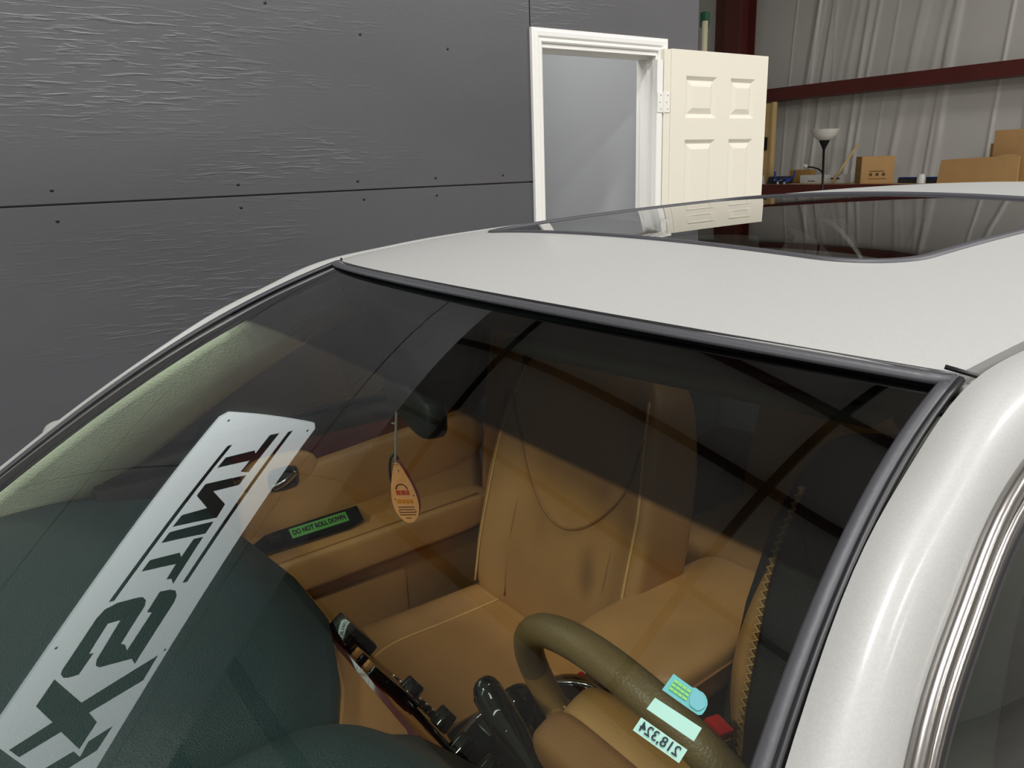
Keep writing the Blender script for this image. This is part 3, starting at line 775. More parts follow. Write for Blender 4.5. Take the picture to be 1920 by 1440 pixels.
# ----- doors (outer skin, glass, trims). One per corner.
BELT = [(-.3, .955), (0, .962), (1, .985), (2, 1.0), (2.7, 1.0)]
def belt_pt(y, s): return Vector((s*(.842-.02*max(0, y-1.6)), y, lerp_tab(BELT, y)))
UP = [Vector(p) for p in cat_rom(Ge, 6)]
def up_at(y):
    for a, b in zip(UP, UP[1:]):
        if a.y <= y <= b.y: return a.lerp(b, (y-a.y)/(b.y-a.y+1e-9))
    return UP[-1] if y > UP[-1].y else UP[0]
def skin_pt(y, t, s):   # t 0 belt .. 1 sill
    b = belt_pt(y, s); z = b.z+(.25-b.z)*t
    bulge = .065*math.sin(min(1, t*1.25)*math.pi*.55)
    return Vector((b.x+s*(bulge-.05*smooth(.7, 1, t)), y, z))
for s, side in ((1, 'driver'), (-1, 'passenger')):
    for (ya, yb, nm) in ((-.10, 1.02, 'front_door'), (1.03, 2.05, 'rear_door')):
        d = gridobj(nm, lambda u, v: skin_pt(ya+(yb-ya)*u, v, s), 16, 14, 'car_paint', CAR, thick=.02)
        # glass between belt and upper trim
        y0 = max(ya+.02, .02)
        def gp(u, v, y0=y0, yb=yb):
            y = y0+(yb-.03-y0)*u; t = up_at(y); b = belt_pt(y, s)
            q = Vector((s*t.x, t.y, t.z)).lerp(Vector((b.x-s*.03, y, b.z)), v)
            return q+Vector((-s*(.022+.02*math.sin(math.pi*v)*0), 0, -.012*(1-v)))
        gridobj('window', gp, 18, 12, 'side_glass', d)
        # trims along the top edge of this door's window
        seg = [p for p in UP if ya-.02 <= p.y <= yb+.01]
        tp = [Vector((s*p.x, p.y, p.z)) for p in seg]
        tube('chrome_trim', [p+Vector((s*.0035, 0, -.002)) for p in tp], .0065, 'chrome_soft', d, 8, flat=((s*.55, -.35, -.75), .9))
        tube('chrome_trim', [p+Vector((s*.008, .004, -.012)) for p in tp], .004, 'chrome_soft', d, 8)
        tube('window_seal', [p+Vector((s*.006, .006, -.023)) for p in tp], .0075, 'rubber_black', d, 8)
        tube('window_seal', [p+Vector((-s*.006, .012, -.034)) for p in tp], .012, 'rubber_black', d, 8)
        tube('belt_trim', [belt_pt(y0+(yb-y0)*k/20, s)+Vector((-s*.012, 0, .004)) for k in range(21)], .009, 'chrome_soft', d, 8)
        hx = skin_pt(yb-.16, .22, s)
        tube('door_handle', cat_rom([hx+Vector((s*.0, -.09, 0)), hx+Vector((s*.03, -.06, .005)), hx+Vector((s*.03, .06, .005)), hx+Vector((0, .09, 0))], 5), .012, 'car_paint', d)
    # B pillar (outside) and door frame inside
    t = up_at(1.02); b = belt_pt(1.02, s)
    V, F = tubeVF([Vector((s*t.x-s*.02, 1.02, t.z-.01)), Vector((b.x-s*.025, 1.02, b.z))], .045, 8, flat=((1, 0, 0), .3)); obj('b_pillar', V, F, 'trim_black', CAR)
    # front fender and rear quarter
    def fen(u, v):
        y = -1.35+1.24*u; p = skin_pt(max(-.10, y), v, s); f = smooth(-1.0, -1.45, y)
        return Vector((p.x*(1-.12*f), y, p.z-(.28*smooth(.0, -1.3, y))*(1-v)))
    gridobj('front_fender', fen, 16, 12, 'car_paint', CAR, thick=.01)
    gridobj('rear_quarter', lambda u, v: (lambda y: skin_pt(y, v, s)+Vector((-s*.12*smooth(2.6, 3.5, y), 0, 0)))(2.06+1.4*u), 16, 12, 'car_paint', CAR, thick=.01)
    # door mirror
    mx = belt_pt(.12, s)+Vector((s*.13, 0, .035))
    mm = sup('door_mirror', mx, (.10, .055, .065), 'car_paint', CAR, .6, .6)
    box('mirror_foot', (min(s*.80, s*.92), .08, .955), (max(s*.80, s*.92), .15, .985), 'trim_black', mm, bev=.008)
    # wheels
    for wy in (-.78, 2.02):
        w = lathe('wheel', [(.22, -.09), (.30, -.10), (.325, -.07), (.325, .07), (.30, .10), (.22, .09)], (s*.78, wy, .325), 'tire', CAR, 32, (1, 0, 0))
        lathe('rim', [(.23, -.08), (.21, .02), (.06, .04), (0, .04)] if s > 0 else [(.23, .08), (.21, -.02), (.06, -.04), (0, -.04)], (s*.80, wy, .325), 'wheel_alloy', w, 32, (1, 0, 0))
# hood, bumpers, trunk, rear glass, floor
def hood(u, v):
    y = -.22+(-1.15)*v; w = .74-.06*v; x = (2*u-1)*w
    return Vector((x, y-.10*(1-(2*u-1)**2)*(.9 if v > .01 else .9)*1.0, .965-.06*v-.19*v**3-.035*(2*u-1)**2+.02))
gridobj('hood', hood, 24, 18, 'car_paint', CAR, thick=.01)
def shoulder(s):
    return lambda u, v: hood((1 if s > 0 else 0), v).lerp(Vector((s*(.842*(1-.12*smooth(-1.0, -1.45, -.11-1.24*v))), -.11-1.24*v, .955-.28*smooth(0, -1.3, -.11-1.24*v))), u)
for s in (1, -1): gridobj('fender_top', shoulder(s), 8, 16, 'car_paint', CAR, thick=.008)
sup('front_bumper', (0, -1.42, .48), (.80, .16, .24), 'car_paint', CAR, .5, .45)
sup('rear_bumper', (0, 3.52, .52), (.80, .16, .26), 'car_paint', CAR, .5, .45)
gridobj('rear_window', lambda u, v: Vector(((2*u-1)*(.53+.10*v), 2.19+.55*v+.10*(1-(2*u-1)**2), 1.43-.05*(2*u-1)**2-.40*v-.03*v*(2*u-1)**2)), 20, 12, 'side_glass', CAR)
gridobj('trunk_lid', lambda u, v: Vector(((2*u-1)*(.74-.06*v), 2.74+.72*v, 1.02-.05*v-.03*(2*u-1)**2)), 20, 10, 'car_paint', CAR, thick=.01)
box('floor_pan', (-.72, -.45, .20), (.72, 2.6, .26), 'carpet', CAR)
box('firewall', (-.74, -.50, .26), (.74, -.44, .92), 'trim_black', CAR)
box('parcel_shelf', (-.62, 2.15, .93), (.62, 2.72, .96), 'tan_dark', CAR)

# ----- cabin: pillar trims
for s in (1, -1):
    def ap(u, v):
        e = WS(.998 if s > 0 else -.968, .02+.95*v)+Vector((0, .008, -.020))
        f = Vector((s*(.052+.03*v), .075+.06*v, -.075-.03*v))
        q = e+f*u+Vector((s*.012, .01, .012))*math.sin(math.pi*u)*-1.2
        return q
    gridobj('pillar_trim', ap, 10, 26, 'pillar_fabric', CAR, thick=.006)
    # corner cover at the pillar foot
    e = WS(s*.985, .80)+Vector((s*.03, .065, -.062))
    sup('pillar_foot_cover', e, (.012, .055, .028), 'pillar_fabric', CAR, .8, .8, 24, 12)

# ----- dashboard
def dash_rear_y(x):
    return lerp_tab([(-.72, .30), (-.5, .325), (-.3, .345), (-.15, .34), (-.02, .30), (.06, .262), (.12, .262), (.2, .30), (.39, .335), (.58, .305), (.72, .28)], x)
def hump(x): return smooth(.085, .185, x)*(1-smooth(.60, .70, x))
def dash_pt(x, t):
    """t 0 at the glass .. 1 at the rear lip .. 1.25 rolled under"""
    yr = dash_rear_y(x); u = x/.78; g = WS(max(-1, min(1, u)), .965); yf = g.y+.01; zf = g.z-.035
    zr = .945-.012*abs(x)
    tt = min(t, 1); y = yf+(yr-yf)*tt
    z = zf+(zr-zf)*tt**1.4 - .004
    z += hump(x)*(.118*smooth(.30, .80, tt)*(1-.35*smooth(.80, 1.0, tt)))*(1-.55*((x-.39)/.25)**2 if abs(x-.39) < .25 else .45)
    z += .018*(1-hump(x))*math.sin(math.pi*tt)*smooth(.16, .0, x)
    z -= .016*smooth(.86, 1.0, tt)
    if t > 1: k = (t-1)/.25; y += .010*math.sin(k*math.pi*.5)-.012*k; z -= .050*k
    return Vector((x, y, z))
XS = [-.735+1.47*i/110 for i in range(111)]
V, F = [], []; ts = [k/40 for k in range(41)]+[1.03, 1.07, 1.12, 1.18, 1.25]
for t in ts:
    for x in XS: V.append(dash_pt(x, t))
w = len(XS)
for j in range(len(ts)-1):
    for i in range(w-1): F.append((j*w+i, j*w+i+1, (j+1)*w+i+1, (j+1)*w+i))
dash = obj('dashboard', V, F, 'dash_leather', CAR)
# tan trim edge below the pad and lower dash
prof = [(-.03, -.026), (.004, -.024), (.016, -.030), (.020, -.044), (.012, -.075), (-.02, -.12), (-.05, -.30), (-.12, -.48)]
V, F = [], []
for (dy, dz) in prof:
    for x in XS:
        p = dash_pt(x, 1.0); V.append(Vector((x, p.y+dy, p.z+dz if dz > -.1 else .93+dz)))
for j in range(len(prof)-1):
    for i in range(w-1): F.append((j*w+i, j*w+i+1, (j+1)*w+i+1, (j+1)*w+i))
obj('dash_trim', V, F, 'tan_plastic', dash)
# defroster grille slots near the glass
for k in range(9):
    x = -.5+.125*k; p = dash_pt(x, .10); q = dash_pt(x+.1, .10); tube('defrost_slot', [p+Vector((0, 0, .001)), q+Vector((0, 0, .001))], .004, 'trim_black', dash, 6)

# ----- centre stack seen from above: fascia plate, vents, knobs, display
cs = box('centre_stack', (-.135, .18, .50), (.115, .345, .90), 'tan_dark', CAR, bev=.015)
FA = Vector((0, .338, .902)); FD = Vector((0, .15, -.22)).normalized(); FN = Vector((0, .22, .15)).normalized()
def fpt(x, d, h): return Vector((x, 0, 0))+Vector((0, FA.y, FA.z))+FD*d+FN*h
def fplate(name, x0, x1, d0, d1, h0, h1, m, par, bev=.003, **k):
    M4 = Matrix(((1, 0, 0, 0), (0, FD.y, FN.y, FA.y), (0, FD.z, FN.z, FA.z), (0, 0, 0, 1)))
    return box(name, (x0, d0, h0), (x1, d1, h1), m, par, bev=bev, M4=M4, **k)
fplate('fascia', -.135, .12, 0, .26, -.06, .002, 'wood_dark_trim', cs)
fplate('chrome_frame', -.132, -.124, .02, .20, .002, .012, 'chrome', cs, .002)
for k in range(5): fplate('vent_slat', -.112+.018*k, -.104+.018*k, .012, .12, .002, .016, 'tan_dark' if k % 2 else 'gloss_black', cs, .002)
fplate('radio', -.118, .10, .12, .235, .002, .010, 'gloss_black', cs)
fplate('tan_bezel', -.122, -.108, .03, .24, .002, .018, 'tan_dark', cs)
fplate('display_unit', -.150, -.095, -.012, .045, .004, .034, 'gloss_black', cs, .006)
for k in range(7): fplate('button', -.104, -.094, .105+.018*k, .116+.018*k, .010, .019, 'chrome', cs, .002)
for (x, d) in ((-.078, .13), (.07, .13), (-.07, .215), (.06, .215)):
    lathe('knob', [(.017, 0), (.016, .022), (.014, .026), (0, .026)], fpt(x, d, .008), 'gloss_black', cs, 20, FN)

# ----- steering wheel
SWC = Vector((.394, .458, .971)); TI = .4074
su = Vector((1, 0, 0)); sv = Vector((0, -math.sin(TI), math.cos(TI))); sn = Vector((0, math.cos(TI), math.sin(TI)))
def sw(a, r=.183, h=0): return SWC+su*(math.cos(a)*r)+sv*(math.sin(a)*r)+sn*h
stw = thing('steering_wheel', SWC, None, None); stw.parent = CAR; stw.location = SWC-ORG[CAR]
N_ = 96
rimP = [sw(2*math.pi*k/N_) for k in range(N_)]
# grip section: slightly taller toward the driver; two tones of leather (top arc darker, rest tan)
V, F = tubeVF(rimP, .0165, 14, closed=True)
fmi = []
for i in range(N_):
    a = 360*i/N_
    fmi += [1 if 15 < a < 168 else 0]*14
obj('rim', V, F, ['wheel_top', 'wheel_leather'], stw, fm=fmi)
for sgn, a0 in ((-1, 180+14), (1, -14)):
    a = R(a0); p = sw(a, .178, -.002); q = sw(a+R(8)*sgn*-1, .075, -.045)
    V, F = tubeVF(cat_rom([p, p.lerp(q, .4)+sn*-.012, q], 8), lambda t: .017+.012*t, 12, flat=(sn, .6)); sp_ = obj('spoke', V, F, 'wheel_top', stw)
    st = [p.lerp(q, .08+.09*k)+sv*.012+sn*.010 for k in range(7)]
    V, F, _ = join(*[tubeVF([c-su*.004, c+su*.004], .0012, 5) for c in st]); obj('stitching', V, F, 'stitch', sp_)
p, q = sw(R(-90), .175), sw(R(-90), .07, -.04)
tube('spoke', cat_rom([p, p.lerp(q, .5)+sn*-.01, q], 6), .022, 'wheel_top', stw, 12, flat=(sn, .5))
M4 = Matrix((su, sv, sn)).transposed().to_4x4(); M4.translation = SWC
def airbag(x, y, z, p): return M4 @ Vector((p.x*(1-.22*max(0, -y)), p.y, p.z+.012*(1-x*x)*(1-y*y)))
sup('airbag_cover', (0, -.012, -.006), (.105, .088, .030), 'tan_plastic', stw, .45, .5, 40, 20, fn=airbag)
sup('hub_back', (0, -.012, -.045), (.108, .095, .030), 'tan_dark', stw, .5, .5, 40, 20, fn=lambda x, y, z, p: M4 @ p)
# column shroud and stalks
cc = SWC-sn*.16
colm = tube('steering_column', [SWC-sn*.07, SWC-sn*.13, SWC-sn*.26], lambda t: .062+.012*t, 'tan_plastic', CAR, 20)
wip = tube('wiper_stalk', cat_rom([SWC-sn*.085-su*.05+sv*.02, SWC-sn*.075-su*.11+sv*.03, SWC-sn*.058-su*.190+sv*.045], 6), lambda t: .012+.006*smooth(.35, .7, t), 'gloss_black', CAR, 14)
tip = SWC-sn*.058-su*.190+sv*.045
sup('stalk_tip', tip, (.016, .016, .019), 'gloss_black', wip, .9, .9, 20, 12)
tube('indicator_stalk', [SWC-sn*.085+su*.05+sv*.02, SWC-sn*.070+su*.205+sv*.05], .013, 'gloss_black', CAR, 12)
for (o, ch) in ((.030, 'o'), (.055, '-'), (.012, ')')):
    Vt, Ft = textVF(ch, .022)
    b = tip.lerp(SWC-sn*.085-su*.05+sv*.02, o/.16)
    ax = Vector((.62, .78, 0)); ay = Vector((-.45, .36, .82)); no = ax.cross(ay).normalized()
    if no.z < 0: no = -no
    obj('stalk_symbol', [b+no*.0195+ax*v.x+ay*v.y for v in Vt], Ft, 'plastic_white', wip, smooth=False)

# ----- centre console + armrest
con = box('centre_console', (-.115, .40, .26), (.105, 1.20, .60), 'tan_dark', CAR, bev=.025, seg=3)
sup('console_front', (-.005, .575, .63), (.108, .185, .062), 'tan_dark', con, .3, .3, 40, 16)
def armf(x, y, z, p): return Vector((p.x-.045*max(0, x)*max(0, y)-.012*y, p.y, p.z+.010*(1-x*x)*(z > 0)))
arm_ = sup('armrest_lid', (-.018, .975, .715), (.120, .205, .045), 'tan_leather', con, .32, .22, 56, 22, fn=armf)
sup('armrest_box', (-.018, .985, .63), (.108, .192, .075), 'console_tan_shaded', con, .25, .2, 40, 16)  # shade below the armrest lid is painted in by the darker leather
loop = []
for k in range(64):
    a = 2*math.pi*k/64; sg = lambda v, e: math.copysign(abs(v)**e, v)
    cx_, cy_ = sg(math.cos(a), .22), sg(math.sin(a), .22); loop.append(Vector((-.018+cx_*.1205-.045*max(0, cx_)*max(0, cy_)-.012*cy_, .975+cy_*.2055, .728)))
tube('piping', loop, .0028, 'tan_dark', arm_, 6, closed=True)
sp = sup('shift_plate', (-.005, .60, .692), (.088, .15, .012), 'gloss_black', con, .5, .5, 40, 10)
tube('chrome_ring', [(-.005+.078*math.cos(2*math.pi*k/40), .60+.135*math.sin(2*math.pi*k/40), .703) for k in range(40)], .005, 'chrome', sp, 8, closed=True)
for k in range(5): box('gate_mark', (-.06+.004*k, .53+.035*k, .7035), (-.025+.004*k, .540+.035*k, .7055), 'chrome', sp)
tube('shift_lever', [(.02, .58, .70), (.03, .55, .76)], .010, 'chrome', con, 12); sup('shift_knob', (.032, .545, .785), (.024, .030, .034), 'gloss_black', con, .8, .8, 28, 16)
# seat belt buckles
def buckle(c, rx, big):
    M = Matrix.Translation(c) @ Matrix.Rotation(R(rx), 4, 'X')
    b_ = box('belt_buckle', (-.016, -.012, -.09), (.016, .012, .0), 'tan_dark' if not big else 'tan_plastic', CAR, bev=.004, M4=M)
    box('release_button', (-.012, -.0085, -.004), (.012, .0085, .004), 'red_plastic', b_, bev=.002, M4=M, label='bright red release button')
buckle((-.147, .82, .605), 10, False)
def bigbuckle(c):
    M = Matrix.Translation(c) @ Matrix.Rotation(R(-14), 4, 'X') @ Matrix.Rotation(R(14), 4, 'Y')
    b_ = box('belt_buckle', (-.021, -.014, -.10), (.021, .014, .004), 'tan_dark', CAR, bev=.004, M4=M)
    box('release_button', (-.018, -.022, -.028), (.018, .012, .020), 'red_plastic', b_, bev=.004, M4=M, label='bright red release button')
bigbuckle((.166, .832, .682))

# ----- seats
def seat(xc, cover, cushm, name, label):
    st = thing(name, (xc, .75, .26), None, None); st.parent = CAR; st.location = ORG[st]-ORG[CAR]; st['label'] = label
    def cf(x, y, z, p):
        b = .030*smooth(.62, .95, abs(x))*(1-.3*smooth(-.2, -1, y))
        dz = (b-.012*(1-x*x)*math.cos(y*1.2)) if z > 0 else 0
        dz += .018*smooth(-.2, -.95, y)*(z > 0) - .035*smooth(-.75, -1.0, y)
        return Vector((p.x*1.0, p.y, p.z+dz))
    cu = sup('cushion', (xc, .735, .475), (.262, .275, .085), cushm, st, .38, .30, 72, 30, fn=cf)
    B0 = Vector((xc, .945, .52)); rec = R(14)
    bu = Vector((0, math.sin(rec), math.cos(rec))); bn = Vector((0, -math.cos(rec), math.sin(rec)))
    def bf(x, y, z, p):    # x lateral, y depth(-1 front), z up
        h = (z+1)/2*.64; wid = (.268-.045*smooth(.55, 1, (z+1)/2)-.012*smooth(.25, 0, (z+1)/2))
        d = .062*(-y)
        if y < 0: d += .034*smooth(.60, .95, abs(x))*(1-.5*smooth(.3, 1, z)) - .010*(1-x*x)
        if y < 0: d += .012*math.exp(-((h-.20)/.12)**2)*(1-x*x)
        return Vector((xc, B0.y, B0.z))+Vector((x*wid, 0, 0))+bu*h+bn*d
    bk = sup('backrest', (0, 0, 0), (1, 1, 1), cover, st, .30, .30, 80, 44, fn=bf)
    def front(x, h, off=.0):   # point on backrest front face
        z = h/.64*2-1; wid = (.268-.045*smooth(.55, 1, h/.64)-.012*smooth(.25, 0, h/.64))
        d = .062+.034*smooth(.60, .95, abs(x))*(1-.5*smooth(.3, 1, z))-.010*(1-x*x)+.012*math.exp(-((h-.20)/.12)**2)*(1-x*x)
        # superellipsoid side rounding
        return Vector((xc, B0.y, B0.z))+Vector((x*wid, 0, 0))+bu*h+bn*(d+off)
    U = [front(-.88+1.76*k/30, .27+.25*abs(-1+2*k/30)**2.0, .0012) for k in range(31)]
    tube('seam', U, .0034, 'tan_dark' if cover != 'seat_cover_black' else 'rubber_black', bk, 6)
    for x in (-.60, .60):
        tube('seam', [front(x, .04+.02*k, -.002) for k in range(13)], .0022, 'tan_dark' if cover != 'seat_cover_black' else 'rubber_black', bk, 6)
    if cover != 'seat_cover_black':
        for x in (-.9, .9): tube('piping', [front(x*(1-.03*k/20), .05+.027*k, -.004) for k in range(21)], .003, 'stitch', bk, 6)
    # cushion seams
    def ctop(x, y):
        b = .030*smooth(.62, .95, abs(x))*(1-.3*smooth(-.2, -1, y)); return Vector((xc+x*.262, .735+y*.275, .560+b-.012*(1-x*x)*math.cos(y*1.2)+.018*smooth(-.2, -.95, y)-.035*smooth(-.75, -1.0, y)-.001))
    tube('seam', cat_rom([ctop(-.66, .6), ctop(-.66, .1), ctop(-.62, -.5), ctop(-.35, -.74), ctop(.35, -.74), ctop(.62, -.5), ctop(.66, .1), ctop(.66, .6)], 6), .0028, 'stitch' if cushm != 'seat_cover_black' else 'rubber_black', cu, 6)
    # head restraint
    hp = B0+bu*.72+bn*.02
    hd = sup('headrest', hp, (.125, .05, .075), cover, st, .5, .4, 40, 20)
    for s in (-1, 1): tube('headrest_post', [Vector((xc+s*.055, 0, 0))+Vector((0, (B0+bu*.61).y, (B0+bu*.61).z)), Vector((xc+s*.055, hp.y, hp.z))], .006, 'chrome', hd)
    box('seat_base', (xc-.22, .55, .26), (xc+.22, .98, .42), 'tan_dark', st, bev=.02)
    return st, front
seat(-.372, 'tan_leather', 'tan_leather', 'passenger_seat', 'tan leather front passenger seat')
ds, dfront = seat(.385, 'seat_cover_black', 'seat_cover_black', 'driver_seat', 'driver seat under a dark cover with laced tan edge')
# laced tan edge of the driver's seat cover, on its inner side
def lace():
    A = [dfront(-.80-.06*k/17, .06+.028*k, .006) for k in range(18)]
    B = [p+Vector((-.006-.030*math.sin(math.pi*min(1, k/12)), .002, 0)) for k, p in enumerate(A)]
    V = A+B; n = len(A); F = [(i, i+1, n+i+1, n+i) for i in range(n-1)]
    e = obj('laced_edge', V, F, 'tan_leather', ds)
    md = e.modifiers.new('thickness', 'SOLIDIFY'); md.thickness = .006
    zz = []
    P = resample(A, 70)
    for k, p in enumerate(P): zz.append(p+Vector((-.004 if k % 2 else .006, -.006, 0)))
    tube('zigzag_lacing', zz, .0022, 'stitch', ds, 5)
lace()
# rear bench
rs = thing('rear_seat', (0, 1.75, .26), None, None); rs.parent = CAR; rs.location = ORG[rs]-ORG[CAR]
sup('cushion', (0, 1.72, .46), (.62, .24, .09), 'tan_leather', rs, .35, .25, 64, 20)
for xc in (-.33, .33):
    sup('backrest', (xc, 2.0, .72), (.30, .075, .28), 'tan_leather', rs, .35, .3, 48, 24, fn=lambda x, y, z, p: p+Vector((0, .07*z, 0)))
    sup('headrest', (xc, 2.10, 1.07), (.12, .045, .065), 'tan_leather', rs, .5, .4, 32, 16)

# ----- front doors, inside: panel, armrest, switches, handle, wood strip, pocket
def door_inside(s):
    xi = s*.738
    dp = gridobj('door_panel', lambda u, v: Vector((xi+s*.03*smooth(.45, 1, v)*1.0-s*.012*math.sin(math.pi*v), .16+.82*u, .34+.66*v)), 24, 24, 'tan_plastic', CAR, thick=.02)
    B = lambda name, y0, y1, z0, z1, x0, x1, m, par=dp, **k: box(name, (min(s*x0, s*x1), y0, z0), (max(s*x0, s*x1), y1, z1), m, par, **k)
    # sill: black soft top rail
    tube('window_sill', [Vector((s*.775, .14+.86*k/16, 1.0+.012*k/16)) for k in range(17)], .036, 'trim_black', dp, 14)
    # wood strip, tapering to the rear
    wood = [(.37, .93), (.40, .925), (.52, .932), (.64, .938), (.78, .956), (.96, .985), (.97, 1.005), (.6, 1.0), (.37, .99)]
    V, F = prismVF([(y, z) for y, z in wood], (s*.742, 0, 0), (0, 1, 0), (0, 0, 1), .02 if s < 0 else -.02)
    obj('wood_strip', V, F, 'wood_dark_trim', dp, smooth=False, label='glossy dark red wood strip')
    B('sail_panel', .12, .37, .80, 1.0, .70, .745, 'trim_black', bev=.01)
    # upper pad below the wood
    sup('upper_pad', (s*.750, .655, .875), (.030, .345, .078), 'tan_leather', dp, .6, .3, 40, 20, fn=lambda x, y, z, p: p+Vector((0, 0, .035*y)))
    # armrest ledge
    sup('armrest', (s*.700, .62, .735), (.062, .35, .045), 'tan_leather', dp, .35, .25, 56, 20, fn=lambda x, y, z, p: p+Vector((0, 0, .012*y)))
    for k in range(2):
        tube('seam', [Vector((s*(.650+.012*k), .30+.62*j/12, .786-.010*k-.012+.012*(2*j/12-1)+.004)) for j in range(13)], .0018, 'tan_dark', dp, 5)
    pl = [(.36, -.010), (.40, -.024), (.60, -.030), (.635, -.020), (.635, .022), (.60, .030), (.42, .018)]
    V, F = prismVF([(y, x) for y, x in pl], (s*.712, 0, .780), (0, 1, .02), (s*.83, 0, .56), -.012 if s < 0 else .012)
    swp = obj('switch_plate', V, F, 'gloss_black', dp, smooth=False)
    box('window_switch', (s*.706-.006, .425, .790), (s*.706+.006, .450, .806), 'trim_black', swp, bev=.002)
    # release handle
    sup('handle_bezel', (s*.738, .475, .925), (.018, .085, .052), 'tan_leather', dp, .7, .7, 36, 16)
    sup('handle_cup', (s*.722, .475, .925), (.006, .034, .026), 'gloss_black', dp, .5, .5, 28, 12)
    tube('door_lever', cat_rom([(s*.715, .45, .912), (s*.708, .475, .922), (s*.712, .500, .936)], 6), .0075, 'chrome', dp, 10, flat=((1, 0, 0), .5))
    # grab recess and map pocket
    B('grab_recess', .46, .70, .655, .692, .705, .735, 'trim_black', bev=.01)
    B('map_pocket', .30, .735, .40, .635, .690, .74, 'tan_plastic', bev=.018)
    return dp, swp
dp, swp = door_inside(-1); door_inside(1)
# label on the passenger switch plate
lab = [(-.066, -.0125), (.066, -.0125), (.066, .0125), (-.066, .0125)]
ax = Vector((0, 1, .02)).normalized(); ay = Vector((-.83, 0, .56)).normalized(); c0 = Vector((-.7055, .537, .8022))
V1, F1 = prismVF(lab, c0, ax, ay, .0015)
Vt, Ft = textVF('DO NOT ROLL DOWN', .0148, bold=.0007)
_w = max(v.x for v in Vt)-min(v.x for v in Vt); _h = max(v.y for v in Vt)-min(v.y for v in Vt)
Vt = [Vector((v.x*.122/_w, v.y*.0135/_h, 0)) for v in Vt]; no = ax.cross(ay).normalized()
if no.z < 0: no = -no
V1 = [c0+ax*p[0]+ay*p[1]+no*h for h in (.001, .0) for p in lab]; F1 = [(0, 1, 2, 3), (4, 5, 6, 7), (0, 1, 5, 4), (1, 2, 6, 5), (2, 3, 7, 6), (3, 0, 4, 7)]
V, F, fmx = join((V1, F1), ([c0+ax*v.x+ay*v.y+no*.0016 for v in Vt], Ft))
obj('warning_label', V, F, ['label_green', 'ink_black'], dp, smooth=False, fm=fmx, label='green label reading DO NOT ROLL DOWN')
# passenger shoulder belt and B-pillar trim
for s in (1, -1):
    V, F = tubeVF([Vector((s*.60, 1.02, 1.34)), Vector((s*.68, 1.02, 1.0)), Vector((s*.72, 1.03, .35))], .05, 10, flat=((1, 0, 0), .35)); obj('pillar_cover', V, F, 'tan_plastic', CAR)
    tube('shoulder_belt', [Vector((s*.60, .985, 1.22)), Vector((s*.665, .975, .9)), Vector((s*.69, .965, .5))], .022, 'tan_dark', CAR, 8, flat=((s*.8, .6, 0), .08))

# ----- rear-view mirror
mir_ = thing('rear_view_mirror', (-.05, .46, 1.25), None, None); mir_.parent = CAR; mir_.location = ORG[mir_]-ORG[CAR]
sup('mirror_housing', (0, 0, 0), (.125, .022, .036), 'trim_black', mir_, .5, .5, 40, 16, fn=lambda x, y, z, p: Vector((-.115, .485, 1.243))+Matrix.Rotation(R(-14), 3, 'Z') @ Vector((p.x, p.y, p.z)))
tube('mirror_stem', cat_rom([(-.075, .475, 1.26), (-.05, .45, 1.30), WS(-.06, .10)+Vector((0, .0, -.006))], 5), .014, 'trim_black', mir_, 10)
for s in (-1, 1):
    gridobj('sun_visor', lambda u, v: Vector((s*(.10+.40*u), roof_front(s*(.10+.40*u))+.035+.15*v, roof_z(s*(.1+.4*u), roof_front(s*(.1+.4*u)))-.055+.012*v)), 8, 4, 'headliner_cloth', CAR, thick=.012)

# ----- stickers on the glass (inside)
def on_glass(q, a, b, off=-.0015):
    """q: four (u,v) corners; a,b in 0..1"""
    (u0, v0), (u1, v1), (u2, v2), (u3, v3) = q
    u = (u0*(1-a)+u1*a)*(1-b)+(u3*(1-a)+u2*a)*b; v = (v0*(1-a)+v1*a)*(1-b)+(v3*(1-a)+v2*a)*b
    return WS(u, v)+WN(u, v)*off
from mathutils.geometry import tessellate_polygon
def glass_poly(q, poly, off):
    T = tessellate_polygon([[Vector((p[0], p[1], 0)) for p in poly]])
    return [on_glass(q, a, b, off) for a, b in poly], [tuple(t) for t in T]
Q1 = [(.9061, .3899), (.9410, .3981), (.9420, .4119), (.9031, .4042)]
pl = [(0, 0), (.55, 0), (.62, -.10)] + [(.80+.22*math.cos(R(a)), .38-.50*math.sin(R(a))) for a in (110, 85, 60, 35, 10, -15)] + [(1.0, .68), (.97, .90), (.90, 1.02), (.78, 1.03), (.0, 1)]
parts = [glass_poly(Q1, pl, -.0020)]
blob = [(.62, .12), (.72, -.02), (.86, -.02), (.95, .2), (.99, .45), (.94, .7), (.86, .88), (.68, .86), (.60, .5)]
rows = []
for r in range(3):
    for c in range(4):
        rows.append(glass_poly(Q1, [(.12+.115*c, .20+.22*r), (.22+.115*c, .20+.22*r), (.22+.115*c, .34+.22*r), (.12+.115*c, .34+.22*r)], -.0012))
V, F, fmx = join(parts[0], glass_poly(Q1, blob, -.0012), join(*rows)[:2])
obj('registration_sticker', V, F, ['sticker_teal', 'sticker_blue_ink', 'sticker_green_ink'], ws, smooth=False, fm=fmx, label='turquoise inspection sticker with green print and scalloped end')
Q2 = [(.9007, .4115), (.9448, .4189), (.9430, .4294), (.8984, .4213)]
V, F = glass_poly(Q2, [(0, 0), (1, 0), (1, 1), (0, 1)], -.0020); obj('blank_sticker', V, F, 'sticker_aqua', ws, smooth=False, label='blank pale aqua sticker')
Q3 = [(.8975, .4283), (.9410, .4363), (.9389, .4466), (.8957, .4388)]
Vt, Ft = textVF('218,324', 1.0, bold=.01)
xs = [v.x for v in Vt]; ys_ = [v.y for v in Vt]; wx = max(xs)-min(xs); hy = max(ys_)-min(ys_)
